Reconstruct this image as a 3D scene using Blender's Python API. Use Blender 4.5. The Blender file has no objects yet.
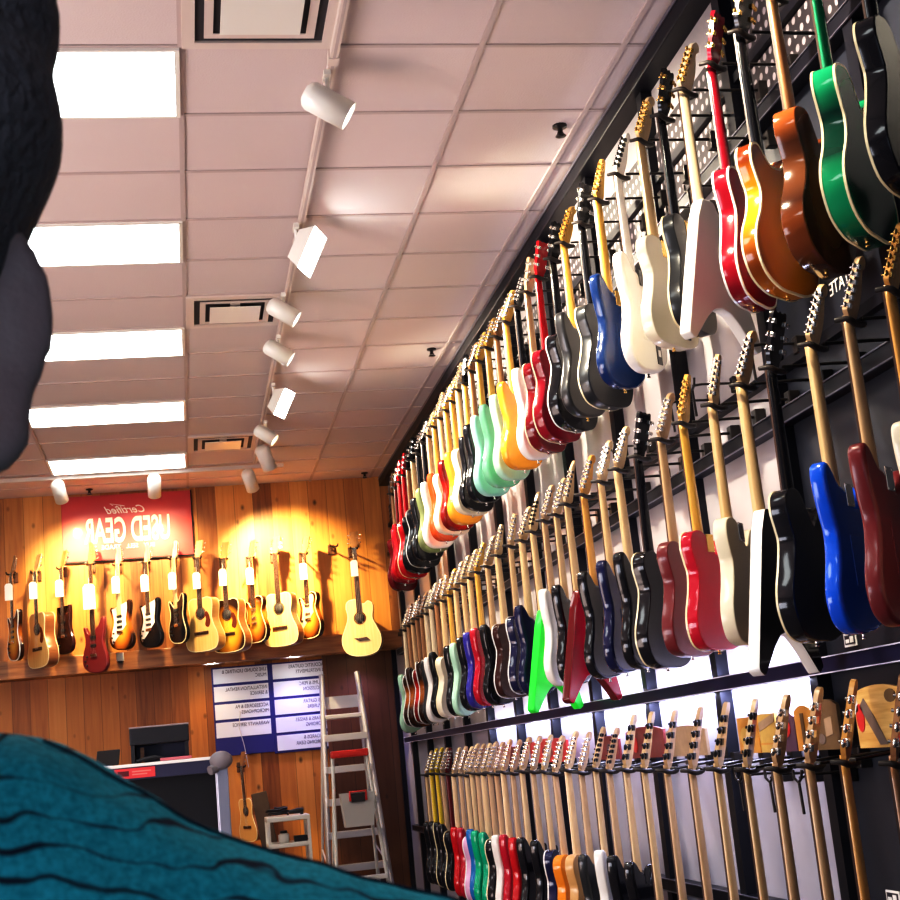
import bpy, bmesh, math, random
from mathutils import Vector, Matrix, Euler
random.seed(7)
PI = math.pi
sc = bpy.context.scene
COL = sc.collection

# ------------------------------------------------------------------ helpers
def link(name, me, parent=None, mats=None):
    o = bpy.data.objects.new(name, me)
    COL.objects.link(o)
    if parent is not None: o.parent = parent
    if mats:
        for m in (mats if isinstance(mats, (list, tuple)) else [mats]):
            o.data.materials.append(m)
    return o
def empty(name, loc=(0, 0, 0), rz=0.0, parent=None):
    o = bpy.data.objects.new(name, None)
    o.empty_display_size = 0.05
    COL.objects.link(o); o.location = loc; o.rotation_euler = (0, 0, rz)
    if parent is not None: o.parent = parent
    return o
def tag(o, label, cat, group=None, kind=None):
    o['label'] = label; o['category'] = cat
    if group: o['group'] = group
    if kind: o['kind'] = kind
    return o
def struct(o):
    o['kind'] = 'structure'; return o

class MB:
    """collects geometry into one mesh"""
    def __init__(s): s.v = []; s.f = []; s.sm = []; s.mi = []
    def add(s, vs, fs, smooth=False, mi=0, M=None):
        b = len(s.v)
        for p in vs:
            p = Vector(p)
            s.v.append(tuple(M @ p) if M is not None else tuple(p))
        for f in fs:
            s.f.append(tuple(b + i for i in f)); s.sm.append(smooth); s.mi.append(mi)
        return s
    def box(s, x0, y0, z0, x1, y1, z1, M=None, mi=0):
        vs = [(x0,y0,z0),(x1,y0,z0),(x1,y1,z0),(x0,y1,z0),(x0,y0,z1),(x1,y0,z1),(x1,y1,z1),(x0,y1,z1)]
        fs = [(0,3,2,1),(4,5,6,7),(0,1,5,4),(1,2,6,5),(2,3,7,6),(3,0,4,7)]
        return s.add(vs, fs, False, mi, M)
    def bbox(s, x0, y0, z0, x1, y1, z1, b=0.004, M=None, mi=0):
        """box with bevelled edges"""
        bm = bmesh.new()
        bmesh.ops.create_cube(bm, size=1.0)
        for v in bm.verts:
            v.co = Vector(((x0+x1)/2+v.co.x*(x1-x0), (y0+y1)/2+v.co.y*(y1-y0), (z0+z1)/2+v.co.z*(z1-z0)))
        bmesh.ops.bevel(bm, geom=list(bm.edges), offset=b, segments=2, profile=0.5, affect='EDGES')
        bm.verts.index_update()
        vs = [v.co.copy() for v in bm.verts]; fs = [tuple(v.index for v in f.verts) for f in bm.faces]
        bm.free()
        return s.add(vs, fs, False, mi, M)
    def tube(s, pts, rad, n=8, mi=0, cap=True, M=None):
        pts = [Vector(p) for p in pts]
        if not isinstance(rad, (list, tuple)): rad = [rad]*len(pts)
        vs = []; fs = []
        prev = None
        for i, p in enumerate(pts):
            if i == 0: t = pts[1]-pts[0]
            elif i == len(pts)-1: t = pts[-1]-pts[-2]
            else: t = (pts[i+1]-pts[i]).normalized() + (pts[i]-pts[i-1]).normalized()
            t.normalize()
            if prev is None:
                a = Vector((0,0,1)) if abs(t.z) < 0.9 else Vector((1,0,0))
                u = t.cross(a).normalized()
            else:
                u = (prev - t*prev.dot(t)).normalized()
            prev = u; w = t.cross(u)
            for k in range(n):
                an = 2*PI*k/n
                vs.append(p + (u*math.cos(an)+w*math.sin(an))*rad[i])
        for i in range(len(pts)-1):
            for k in range(n):
                a = i*n+k; b = i*n+(k+1) % n
                fs.append((a, b, b+n, a+n))
        s.add(vs, fs, True, mi, M)
        if cap:
            b = len(pts)-1
            s.add(vs[:n], [tuple(range(n-1, -1, -1))], False, mi, M)
            s.add(vs[b*n:], [tuple(range(n))], False, mi, M)
        return s
    def lathe(s, prof, n=20, mi=0, M=None):
        """prof: (r, z) rings around Z"""
        vs = []; fs = []
        for r, z in prof:
            for k in range(n):
                a = 2*PI*k/n; vs.append((r*math.cos(a), r*math.sin(a), z))
        for i in range(len(prof)-1):
            for k in range(n):
                a = i*n+k; b = i*n+(k+1) % n
                fs.append((a, b, b+n, a+n))
        return s.add(vs, fs, True, mi, M)
    def ball(s, c, r, n=10, mi=0, M=None):
        rx, ry, rz = r if isinstance(r, (list, tuple)) else (r, r, r)
        vs = []; fs = []; m = n//2+1
        for i in range(m+1):
            th = PI*i/m
            for k in range(n):
                a = 2*PI*k/n
                vs.append((c[0]+rx*math.sin(th)*math.cos(a), c[1]+ry*math.sin(th)*math.sin(a), c[2]+rz*math.cos(th)))
        for i in range(m):
            for k in range(n):
                a = i*n+k; b = i*n+(k+1) % n
                fs.append((a, a+n, b+n, b))
        return s.add(vs, fs, True, mi, M)
    def mesh(s, name):
        me = bpy.data.meshes.new(name)
        me.from_pydata(s.v, [], s.f)
        me.polygons.foreach_set('use_smooth', s.sm)
        me.polygons.foreach_set('material_index', s.mi)
        me.update()
        return me
    def obj(s, name, mats, parent=None):
        return link(name, s.mesh(name), parent, mats)

# ------------------------------------------------------------------ materials
def new_mat(name):
    m = bpy.data.materials.new(name); m.use_nodes = True
    nt = m.node_tree
    for n in list(nt.nodes): nt.nodes.remove(n)
    out = nt.nodes.new('ShaderNodeOutputMaterial')
    b = nt.nodes.new('ShaderNodeBsdfPrincipled')
    nt.links.new(b.outputs[0], out.inputs[0])
    return m, nt, b
def N(nt, t, **kw):
    n = nt.nodes.new(t)
    for k, v in kw.items(): setattr(n, k, v)
    return n
def pm(name, col, rough=0.5, metal=0.0, coat=0.0, emit=None, estr=0.0, vary=0.0, vscale=8.0, bump=0.0, bscale=60.0, spec=0.5):
    m, nt, b = new_mat(name)
    b.inputs['Base Color'].default_value = (*col, 1)
    b.inputs['Roughness'].default_value = rough
    b.inputs['Metallic'].default_value = metal
    b.inputs['Coat Weight'].default_value = coat
    b.inputs['Coat Roughness'].default_value = 0.06
    b.inputs['Specular IOR Level'].default_value = spec
    if emit:
        b.inputs['Emission Color'].default_value = (*emit, 1)
        b.inputs['Emission Strength'].default_value = estr
    if vary or bump:
        tc = N(nt, 'ShaderNodeTexCoord')
    if vary:
        nz = N(nt, 'ShaderNodeTexNoise'); nz.inputs['Scale'].default_value = vscale; nz.inputs['Detail'].default_value = 4
        nt.links.new(tc.outputs['Object'], nz.inputs['Vector'])
        mx = N(nt, 'ShaderNodeMix', data_type='RGBA')
        mx.inputs[6].default_value = (*[max(0, c*(1-vary)) for c in col], 1)
        mx.inputs[7].default_value = (*[min(1, c*(1+vary)) for c in col], 1)
        nt.links.new(nz.outputs['Fac'], mx.inputs[0]); nt.links.new(mx.outputs[2], b.inputs['Base Color'])
    if bump:
        nz2 = N(nt, 'ShaderNodeTexNoise'); nz2.inputs['Scale'].default_value = bscale; nz2.inputs['Detail'].default_value = 3
        nt.links.new(tc.outputs['Object'], nz2.inputs['Vector'])
        bp = N(nt, 'ShaderNodeBump'); bp.inputs['Strength'].default_value = bump; bp.inputs['Distance'].default_value = 0.01
        nt.links.new(nz2.outputs['Fac'], bp.inputs['Height']); nt.links.new(bp.outputs['Normal'], b.inputs['Normal'])
    return m
def ramp(nt, stops):
    r = N(nt, 'ShaderNodeValToRGB')
    el = r.color_ramp.elements
    while len(el) > 1: el.remove(el[-1])
    el[0].position = stops[0][0]; el[0].color = (*stops[0][1], 1)
    for p, c in stops[1:]:
        e = el.new(p); e.color = (*c, 1)
    return r
def math_node(nt, op, a, b=None, clamp=False):
    n = N(nt, 'ShaderNodeMath', operation=op); n.use_clamp = clamp
    for i, x in enumerate((a, b)):
        if x is None: continue
        if isinstance(x, (int, float)): n.inputs[i].default_value = x
        else: nt.links.new(x, n.inputs[i])
    return n.outputs[0]
def sunburst(name, mid, edge, edge2, zc=-0.65, rx=0.17, rz=0.21, rough=0.12):
    """centre-to-rim stain measured in the body's own coordinates"""
    m, nt, b = new_mat(name)
    b.inputs['Roughness'].default_value = rough; b.inputs['Coat Weight'].default_value = 0.2; b.inputs['Coat Roughness'].default_value = 0.05; b.inputs['Specular IOR Level'].default_value = 0.3
    tc = N(nt, 'ShaderNodeTexCoord'); sp = N(nt, 'ShaderNodeSeparateXYZ')
    nt.links.new(tc.outputs['Object'], sp.inputs[0])
    x = math_node(nt, 'DIVIDE', sp.outputs[0], rx)
    z = math_node(nt, 'DIVIDE', math_node(nt, 'SUBTRACT', sp.outputs[2], zc), rz)
    d = math_node(nt, 'SQRT', math_node(nt, 'ADD', math_node(nt, 'MULTIPLY', x, x), math_node(nt, 'MULTIPLY', z, z)))
    r = ramp(nt, [(0.35, mid), (0.75, edge), (0.98, edge2)])
    nt.links.new(d, r.inputs[0]); nt.links.new(r.outputs[0], b.inputs['Base Color'])
    return m
def wood_mat(name, c1, c2, sx=40, sz=2.0, rough=0.4, coat=0.2):
    m, nt, b = new_mat(name)
    b.inputs['Roughness'].default_value = rough; b.inputs['Coat Weight'].default_value = coat
    tc = N(nt, 'ShaderNodeTexCoord'); mp = N(nt, 'ShaderNodeMapping')
    mp.inputs['Scale'].default_value = (sx, sx, sz)
    nt.links.new(tc.outputs['Object'], mp.inputs[0])
    nz = N(nt, 'ShaderNodeTexNoise'); nz.inputs['Scale'].default_value = 1.0; nz.inputs['Detail'].default_value = 6
    nt.links.new(mp.outputs[0], nz.inputs['Vector'])
    r = ramp(nt, [(0.3, c1), (0.7, c2)])
    nt.links.new(nz.outputs['Fac'], r.inputs[0]); nt.links.new(r.outputs[0], b.inputs['Base Color'])
    return m
def plank_mat(name, pitch, pal, rough=0.45):
    """vertical knotty boards along X"""
    m, nt, b = new_mat(name)
    b.inputs['Roughness'].default_value = rough
    tc = N(nt, 'ShaderNodeTexCoord'); sp = N(nt, 'ShaderNodeSeparateXYZ')
    nt.links.new(tc.outputs['Object'], sp.inputs[0])
    u = math_node(nt, 'DIVIDE', sp.outputs[0], pitch)
    fl = math_node(nt, 'FLOOR', u); fr = math_node(nt, 'FRACT', u)
    wn = N(nt, 'ShaderNodeTexWhiteNoise', noise_dimensions='1D'); nt.links.new(fl, wn.inputs['W'])
    cb = N(nt, 'ShaderNodeCombineXYZ')
    nt.links.new(math_node(nt, 'MULTIPLY', sp.outputs[0], 28.0), cb.inputs[0])
    nt.links.new(math_node(nt, 'MULTIPLY', wn.outputs[0], 50.0), cb.inputs[1])
    nt.links.new(math_node(nt, 'MULTIPLY', sp.outputs[2], 1.6), cb.inputs[2])
    nz = N(nt, 'ShaderNodeTexNoise'); nz.inputs['Scale'].default_value = 1.0; nz.inputs['Detail'].default_value = 5; nz.inputs['Distortion'].default_value = 0.6
    nt.links.new(cb.outputs[0], nz.inputs['Vector'])
    t = math_node(nt, 'ADD', math_node(nt, 'MULTIPLY', wn.outputs[0], 0.62), math_node(nt, 'MULTIPLY', nz.outputs['Fac'], 0.5))
    r = ramp(nt, pal); nt.links.new(t, r.inputs[0])
    # knots
    cb2 = N(nt, 'ShaderNodeCombineXYZ')
    nt.links.new(math_node(nt, 'MULTIPLY', sp.outputs[0], 6.5), cb2.inputs[0])
    nt.links.new(math_node(nt, 'MULTIPLY', sp.outputs[2], 4.0), cb2.inputs[2])
    vo = N(nt, 'ShaderNodeTexVoronoi'); vo.inputs['Scale'].default_value = 1.0
    nt.links.new(cb2.outputs[0], vo.inputs['Vector'])
    kn = N(nt, 'ShaderNodeMapRange'); kn.inputs[1].default_value = 0.05; kn.inputs[2].default_value = 0.16; kn.inputs[3].default_value = 0.25; kn.inputs[4].default_value = 1.0
    nt.links.new(vo.outputs['Distance'], kn.inputs[0])
    # gap between boards
    g1 = math_node(nt, 'GREATER_THAN', fr, 0.025)
    g = math_node(nt, 'ADD', math_node(nt, 'MULTIPLY', g1, 0.6), 0.4)
    k = math_node(nt, 'MULTIPLY', kn.outputs[0], g)
    mx = N(nt, 'ShaderNodeMix', data_type='RGBA'); mx.blend_type = 'MULTIPLY'; mx.inputs[0].default_value = 1.0
    nt.links.new(r.outputs[0], mx.inputs[6])
    cc = N(nt, 'ShaderNodeCombineColor'); 
    for i in range(3): nt.links.new(k, cc.inputs[i])
    nt.links.new(cc.outputs[0], mx.inputs[7]); nt.links.new(mx.outputs[2], b.inputs['Base Color'])
    bp = N(nt, 'ShaderNodeBump'); bp.inputs['Strength'].default_value = 0.4; bp.inputs['Distance'].default_value = 0.01
    nt.links.new(g1, bp.inputs['Height']); nt.links.new(bp.outputs['Normal'], b.inputs['Normal'])
    return m

CEIL = 4.37; BW = 14.23; WX = 2.12
M_tile = pm('ceiling_tile', (0.63, 0.55, 0.535), 0.9, vary=0.05, vscale=1.3, bump=0.15, bscale=120)
M_grid = pm('ceiling_grid', (0.50, 0.42, 0.40), 0.7)
M_white = pm('white_enamel', (0.80, 0.78, 0.72), 0.35, coat=0.3)
M_vent = pm('vent_enamel', (0.66, 0.58, 0.53), 0.5)
M_dark = pm('vent_dark', (0.05, 0.045, 0.05), 0.8)
M_tube = pm('lamp_diffuser', (1, 1, 1), 0.5, emit=(0.93, 1.0, 1.0), estr=7.0)
M_hot = pm('lamp_face', (1, 1, 1), 0.5, emit=(0.98, 1.0, 0.98), estr=18.0)
M_warm = pm('lamp_face_warm', (1, 1, 1), 0.5, emit=(1.0, 0.9, 0.6), estr=10.0)
M_plank = plank_mat('knotty_boards', 0.185, [(0.15, (0.16, 0.055, 0.018)), (0.45, (0.42, 0.17, 0.05)), (0.75, (0.62, 0.29, 0.085)), (1.0, (0.74, 0.40, 0.14))])
M_plank2 = plank_mat('orange_boards', 0.17, [(0.15, (0.20, 0.06, 0.014)), (0.45, (0.46, 0.16, 0.035)), (0.75, (0.62, 0.25, 0.055)), (1.0, (0.70, 0.33, 0.09))])
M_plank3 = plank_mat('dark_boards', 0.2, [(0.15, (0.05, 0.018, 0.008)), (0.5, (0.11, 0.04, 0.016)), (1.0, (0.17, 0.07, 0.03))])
M_ledge = wood_mat('ledge_wood', (0.22, 0.085, 0.03), (0.42, 0.19, 0.07), 3, 30, 0.35)
M_plaster = pm('plaster', (0.55, 0.45, 0.38), 0.9, vary=0.05)
M_floor = pm('carpet', (0.16, 0.13, 0.12), 0.95, vary=0.3, vscale=90, bump=0.3, bscale=300)
M_pan_w = pm('panel_white', (0.38, 0.35, 0.36), 0.28, vary=0.06, vscale=2.0, spec=0.5)
M_pan_l = pm('panel_bluish_lit', (0.38, 0.38, 0.45), 0.28, vary=0.06, vscale=2.0)  # white panel with the lower wall's bluish light put into its colour
M_pan_d = pm('panel_dark', (0.022, 0.025, 0.038), 0.4, vary=0.15, vscale=30)
M_rail = pm('rail_black', (0.008, 0.008, 0.014), 0.45, spec=0.3)
M_edge = pm('rail_edge', (0.22, 0.21, 0.26), 0.35, metal=0.7)
M_railb = pm('rail_navy', (0.010, 0.010, 0.045), 0.4, spec=0.3)
M_edgeb = pm('rail_edge_lit', (0.62, 0.62, 0.78), 0.4)  # rail edge with the bluish lamp reflection put into its colour
M_hang = pm('hanger_rubber', (0.02, 0.013, 0.011), 0.5)
M_rod = pm('hanger_rod', (0.035, 0.03, 0.03), 0.3, metal=0.6)
M_chrome = pm('chrome', (0.75, 0.72, 0.68), 0.18, metal=1.0)
M_goldhw = pm('gold_hardware', (0.75, 0.48, 0.16), 0.22, metal=1.0)
M_blackhw = pm('black_hardware', (0.02, 0.02, 0.022), 0.3, metal=0.5)
M_cream = pm('binding_cream', (0.82, 0.72, 0.45), 0.3, coat=0.4)
M_white_pl = pm('white_plastic', (0.85, 0.84, 0.80), 0.3, coat=0.3)
M_black_pl = pm('black_plastic', (0.015, 0.015, 0.017), 0.3)
M_tort = pm('tortoise_plastic', (0.13, 0.03, 0.015), 0.2, vary=0.6, vscale=60)
M_rose = wood_mat('rosewood', (0.035, 0.014, 0.008), (0.08, 0.035, 0.02), 60, 6)
M_paper = pm('paper', (0.86, 0.84, 0.80), 0.8)
M_string = pm('steel_string', (0.6, 0.58, 0.52), 0.3, metal=1.0)

# perforated strip: dark plate with rows of bright holes
def perf_mat():
    m, nt, b = new_mat('perforated_plate')
    tc = N(nt, 'ShaderNodeTexCoord'); sp = N(nt, 'ShaderNodeSeparateXYZ'); nt.links.new(tc.outputs['Object'], sp.inputs[0])
    def cell(o, p): return math_node(nt, 'SUBTRACT', math_node(nt, 'FRACT', math_node(nt, 'DIVIDE', o, p)), 0.5)
    a = cell(sp.outputs[1], 0.05); c = cell(sp.outputs[2], 0.05)
    d = math_node(nt, 'ADD', math_node(nt, 'MULTIPLY', a, a), math_node(nt, 'MULTIPLY', c, c))
    h = math_node(nt, 'LESS_THAN', d, 0.07)
    mx = N(nt, 'ShaderNodeMix', data_type='RGBA'); mx.inputs[6].default_value = (0.03, 0.025, 0.03, 1); mx.inputs[7].default_value = (0.32, 0.28, 0.30, 1)
    nt.links.new(h, mx.inputs[0]); nt.links.new(mx.outputs[2], b.inputs['Base Color'])
    b.inputs['Roughness'].default_value = 0.5
    return m
M_perf = perf_mat()

# ------------------------------------------------------------------ text
def text_mesh(txt, size, mirror=True, shear=0.0, extrude=0.001, align='LEFT', name='lettering', bold=0.0):
    cu = bpy.data.curves.new(name, 'FONT')
    cu.body = txt; cu.size = size; cu.shear = shear; cu.extrude = extrude; cu.align_x = align; cu.offset = bold
    ob = bpy.data.objects.new(name, cu); COL.objects.link(ob)
    dg = bpy.context.evaluated_depsgraph_get(); dg.update()
    me = bpy.data.meshes.new_from_object(ob.evaluated_get(dg))
    bpy.data.objects.remove(ob); bpy.data.curves.remove(cu)
    if mirror:
        for v in me.vertices: v.co.x = -v.co.x
        me.flip_normals()
    # lay it from XY into XZ (upright, front toward -Y)
    for v in me.vertices: v.co = Vector((v.co.x, -v.co.z, v.co.y))
    me.materials.clear(); me.name = name
    return me

# ------------------------------------------------------------------ room shell
XL, YF, YB = -5.4, -3.2, 15.6
struct(MB().box(XL, YF, -0.1, WX+0.2, YB, 0).obj('floor', M_floor))
ceil = struct(MB().box(XL, YF, CEIL+0.004, WX+0.2, YB, CEIL+0.1).obj('ceiling', M_tile))
g = MB()
XS = [0.1116-1.2192*k for k in range(5)] + [1.331, 1.94]
for x in XS: g.box(x-0.012, YF, CEIL-0.004, x+0.012, BW, CEIL+0.01)
k = -13
while True:
    y = (k+8.62)*0.6096; k += 1
    if y > BW: break
    g.box(XL, y-0.010, CEIL-0.0035, WX-0.02, y+0.010, CEIL+0.01)
struct(g.obj('grid', M_grid, ceil))
struct(MB().box(XL-0.2, YF, 0, XL, YB, CEIL).obj('wall_left', M_plaster))
wr = struct(MB().box(WX+0.02, YF, 0, WX+0.2, YB, CEIL).obj('wall_right', M_rail))
wb = struct(MB().box(XL, BW, 2.64, WX+0.02, BW+0.55, CEIL+0.004).obj('wall_back', M_plank))
struct(MB().bbox(XL, BW-0.035, 2.62, WX, BW+0.002, 2.80, 0.006).obj('ledge', M_ledge, wb))
wl = struct(MB().box(XL, 14.76, 0, 1.36, 14.95, 2.66).obj('wall_back_lower', M_plank2))
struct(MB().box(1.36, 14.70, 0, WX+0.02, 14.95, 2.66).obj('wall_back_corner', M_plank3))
# storefront behind the camera: posts, sill and thin glass
wf = struct(MB().box(XL, YF-0.15, 3.4, WX+0.02, YF, CEIL).box(XL, YF-0.15, 0, WX+0.02, YF, 0.4).obj('wall_front', M_plaster))
gm, nt, b = new_mat('storefront_glass')
tr = N(nt, 'ShaderNodeBsdfTransparent'); tr.inputs[0].default_value = (0.93, 0.96, 0.97, 1)
gl = N(nt, 'ShaderNodeBsdfGlossy'); gl.inputs['Roughness'].default_value = 0.02
mxs = N(nt, 'ShaderNodeMixShader'); mxs.inputs[0].default_value = 0.06
nt.links.new(tr.outputs[0], mxs.inputs[1]); nt.links.new(gl.outputs[0], mxs.inputs[2])
nt.links.new(mxs.outputs[0], [n for n in nt.nodes if n.type == 'OUTPUT_MATERIAL'][0].inputs[0])
for i in range(4):
    x0 = XL + i*(WX-XL)/4; x1 = XL + (i+1)*(WX-XL)/4
    w = struct(MB().box(x0, YF-0.12, 0.4, x0+0.05, YF-0.04, 3.4).box(x1-0.05, YF-0.12, 0.4, x1, YF-0.04, 3.4).box(x0+0.05, YF-0.12, 0.4, x1-0.05, YF-0.04, 0.45).box(x0+0.05, YF-0.12, 3.35, x1-0.05, YF-0.04, 3.4).obj('window_%d' % (i+1), M_rail))
    struct(MB().box(x0+0.05, YF-0.085, 0.45, x1-0.05, YF-0.08, 3.35).obj('pane', gm, w))

# slat wall on the right: panels between black posts and rails
PITCH = 0.92
posts = [4.59 + PITCH*k for k in range(-6, 12)]
rails = [0.02, 0.88, 1.715, 2.575, 3.62]
for i, p in enumerate(posts):
    struct(MB().box(WX-0.05, p-0.032, 0, WX+0.03, p+0.032, CEIL-0.1).obj('post', M_rail, wr))
    y0 = p+0.032; y1 = (posts[i+1] if i+1 < len(posts) else BW)-0.032
    if y1 - y0 < 0.05: continue
    dark = p < 4.5  # near bays: the shade on their panels is put into a dark colour
    for j in range(5):
        z0 = rails[j]; z1 = (rails+[CEIL-0.1])[j+1]
        struct(MB().box(WX, y0, z0, WX+0.015, y1, z1).obj('panel', M_pan_d if dark else M_pan_l if j < 2 else M_pan_w, wr))
for z in rails:
    struct(MB().bbox(WX-0.055, -0.9, z-0.028, WX-0.001, BW, z+0.028, 0.004).obj('rail', M_railb if abs(z-1.715) < 0.01 else M_rail, wr))
    struct(MB().box(WX-0.06, -0.9, z+0.024, WX-0.054, BW, z+0.028).box(WX-0.06, -0.9, z-0.028, WX-0.054, BW, z-0.024).obj('rail_edge', M_edgeb if abs(z-1.715) < 0.01 else M_edge, wr))
# extra thin hook rails
for z in (3.86, 2.75):
    struct(MB().box(WX-0.035, -0.9, z-0.018, WX-0.001, BW, z+0.018).obj('rail', M_rail, wr))
struct(MB().box(WX-0.012, -0.9, 3.66, WX-0.004, BW, 3.84).box(WX-0.012, -0.9, 3.89, WX-0.004, BW, 4.06).obj('perforated_plate', M_perf, wr))
struct(MB().bbox(WX-0.09, YF, CEIL-0.10, WX+0.02, BW, CEIL-0.005, 0.006).obj('trim_1', M_rail))
struct(MB().box(WX-0.095, YF, CEIL-0.03, WX-0.088, BW, CEIL-0.012).obj('trim_2', M_edge))
# writing on the dark panels and small spec labels
for (y, z, s) in ((3.96, 2.875, 0.062), (3.94, 3.79, 0.085)):
    me = text_mesh('STATE', s, True, 0.0, 0.001, 'LEFT', 'panel_lettering')
    o = struct(link('panel_lettering', me, wr, M_paper)); o.location = (WX-0.004, y, z); o.rotation_euler = (0, 0, -PI/2)
for (y, z) in ((4.365, 1.785), (4.34, 0.98), (3.45, 1.79)):
    t = empty('spec_label', (WX-0.002, y, z))
    lb = 'small white spec label on dark panel, %s' % ('just above the rail over the wooden display cards' if (y, z) == (4.365, 1.785) else 'low down between the bottom row necks' if z < 1 else 'at the near end of the wall')
    tag(t, lb, 'label')
    MB().box(-0.003, -0.045, -0.022, 0.0, 0.045, 0.022).obj('card', M_paper, t)
    MB().box(-0.005, -0.036, -0.015, -0.003, 0.036, 0.015).obj('print_panel', M_pan_d, t)
    MB().box(-0.0065, -0.028, -0.010, -0.005, -0.004, 0.010).box(-0.0065, 0.004, -0.010, -0.005, 0.028, 0.002).obj('print_mark', M_paper, t)

# ------------------------------------------------------------------ ceiling fixtures
def grid_y(k): return (k+8.62)*0.6096
def light_panel(x0, k, label):
    t = empty('ceiling_light', (x0-0.61, grid_y(k)+0.305, CEIL-0.012))
    tag(t, label, 'ceiling light', 'recessed fluorescent ceiling panels')
    f = MB()
    f.box(-0.605, -0.30, -0.004, -0.585, 0.30, 0.012); f.box(0.585, -0.30, -0.004, 0.605, 0.30, 0.012)
    f.box(-0.585, -0.30, -0.004, 0.585, -0.285, 0.012); f.box(-0.585, 0.285, -0.004, 0.585, 0.30, 0.012)
    f.obj('frame', M_white, t)
    MB().box(-0.585, -0.285, -0.002, 0.585, 0.285, 0.004).obj('diffuser', M_tube, t)
names = ['nearest glowing fluorescent panel beside the head', 'second glowing fluorescent panel from the camera', 'third glowing fluorescent panel from the camera, level with the middle vent',
         'fourth glowing fluorescent panel from the camera', 'farthest glowing fluorescent panel, in front of the red sign']
for i, k in enumerate((0, 3, 6, 9, 12)): light_panel(0.1116, k, names[i])
for k, lb in ((-3, 'fluorescent panel just above the top edge of the photo'), (-6, 'fluorescent panel overhead beside the camera')): light_panel(0.1116, k, lb)
for k in (0, 3, 6, 9, 12):
    light_panel(0.1116-3*1.2192, k, 'fluorescent panel in the second bank over the far left of the shop')

def vent(k, label):
    x0 = 0.1116; t = empty('ceiling_vent', (x0+0.305, grid_y(k)+0.305, CEIL-0.010)); tag(t, label, 'air vent', 'square ceiling vents')
    f = MB(); 
    for a, b_, z0, z1 in ((0.30, 0.25, -0.006, 0.012),):
        f.box(-a, -a, z0, a, -b_, z1).box(-a, b_, z0, a, a, z1).box(-a, -b_, z0, -b_, b_, z1).box(b_, -b_, z0, a, b_, z1)
    f.obj('frame', M_vent, t)
    MB().box(-0.25, -0.25, 0.004, 0.25, 0.25, 0.0125).obj('duct_opening', M_dark, t)
    # stepped louvres round a centre plate
    l = MB()
    for s, z in ((0.215, -0.006),):
        w = 0.035
        l.box(-s, -s, z, s, -s+w, z+0.004).box(-s, s-w, z, s, s, z+0.004).box(-s, -s+w, z, -s+w, s-w, z+0.004).box(s-w, -s+w, z, s, s-w, z+0.004)
    l.obj('louvre', M_vent, t)
    MB().bbox(-0.155, -0.155, -0.024, 0.155, 0.155, -0.018, 0.002).obj('centre_plate', M_white, t)
    MB().tube([(0.0, -0.12, 0.004), (0.0, -0.12, -0.02)], 0.006, 6).tube([(0.0, 0.12, 0.004), (0.0, 0.12, -0.02)], 0.006, 6).box(-0.03,-0.2,-0.002,0.03,0.2,0.004).obj('bracket', M_vent, t)
vent(-1, 'nearest square ceiling vent at the top edge of the photo'); vent(5, 'square ceiling vent halfway down the room beside the track'); vent(11, 'farthest square ceiling vent near the wooden wall')
for (x, y, lb) in ((1.86, 6.03, 'small dark sprinkler head nearest the camera by the guitar wall'), (1.84, 9.67, 'small dark sprinkler head midway along the guitar wall'), (-0.83, 14.0, 'small dark sprinkler head above the red sign'), (1.86, 13.99, 'small dark sprinkler head in the far right ceiling corner')):
    t = empty('sprinkler_head', (x, y, CEIL)); tag(t, lb, 'sprinkler', 'ceiling sprinkler heads')
    MB().lathe([(0.0, 0.004), (0.035, 0.004), (0.035, -0.006), (0.012, -0.010), (0.012, -0.035), (0.0, -0.035)], 14).obj('escutcheon', M_rod, t)
    MB().lathe([(0.0, -0.046), (0.024, -0.046), (0.026, -0.050), (0.0, -0.052)], 12).tube([(0.011, 0, -0.03), (0.014, 0, -0.04), (0.004, 0, -0.048)], 0.003, 5).tube([(-0.011, 0, -0.03), (-0.014, 0, -0.04), (-0.004, 0, -0.048)], 0.003, 5).obj('deflector', M_rod, t)

# track lights
TX = 0.72
tr1 = empty('light_track', (TX, 4.0, CEIL)); tag(tr1, 'long white lighting track running down the ceiling toward the wooden wall', 'light track')
MB().box(-0.016, -5.0, -0.045, 0.016, 9.0, -0.008).obj('rail', M_vent, tr1)
MB().box(-0.006, -5.0, -0.0465, 0.006, 9.0, -0.0449).obj('slot', M_grid, tr1)
for yy in (-4.0, -1.0, 1.3, 3.4, 5.5, 7.6): MB().box(-0.022, yy-0.03, -0.05, 0.022, yy+0.03, -0.004).obj('coupler', M_vent, tr1)
tr2 = empty('light_track', (-0.25, 13.25, CEIL)); tag(tr2, 'short white lighting track across the ceiling in front of the wooden wall', 'light track')
MB().box(-1.6, -0.016, -0.045, 1.25, 0.016, -0.008).obj('rail', M_vent, tr2)
MB().box(-1.6, -0.006, -0.0465, 1.25, 0.006, -0.0449).obj('slot', M_grid, tr2)

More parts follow.
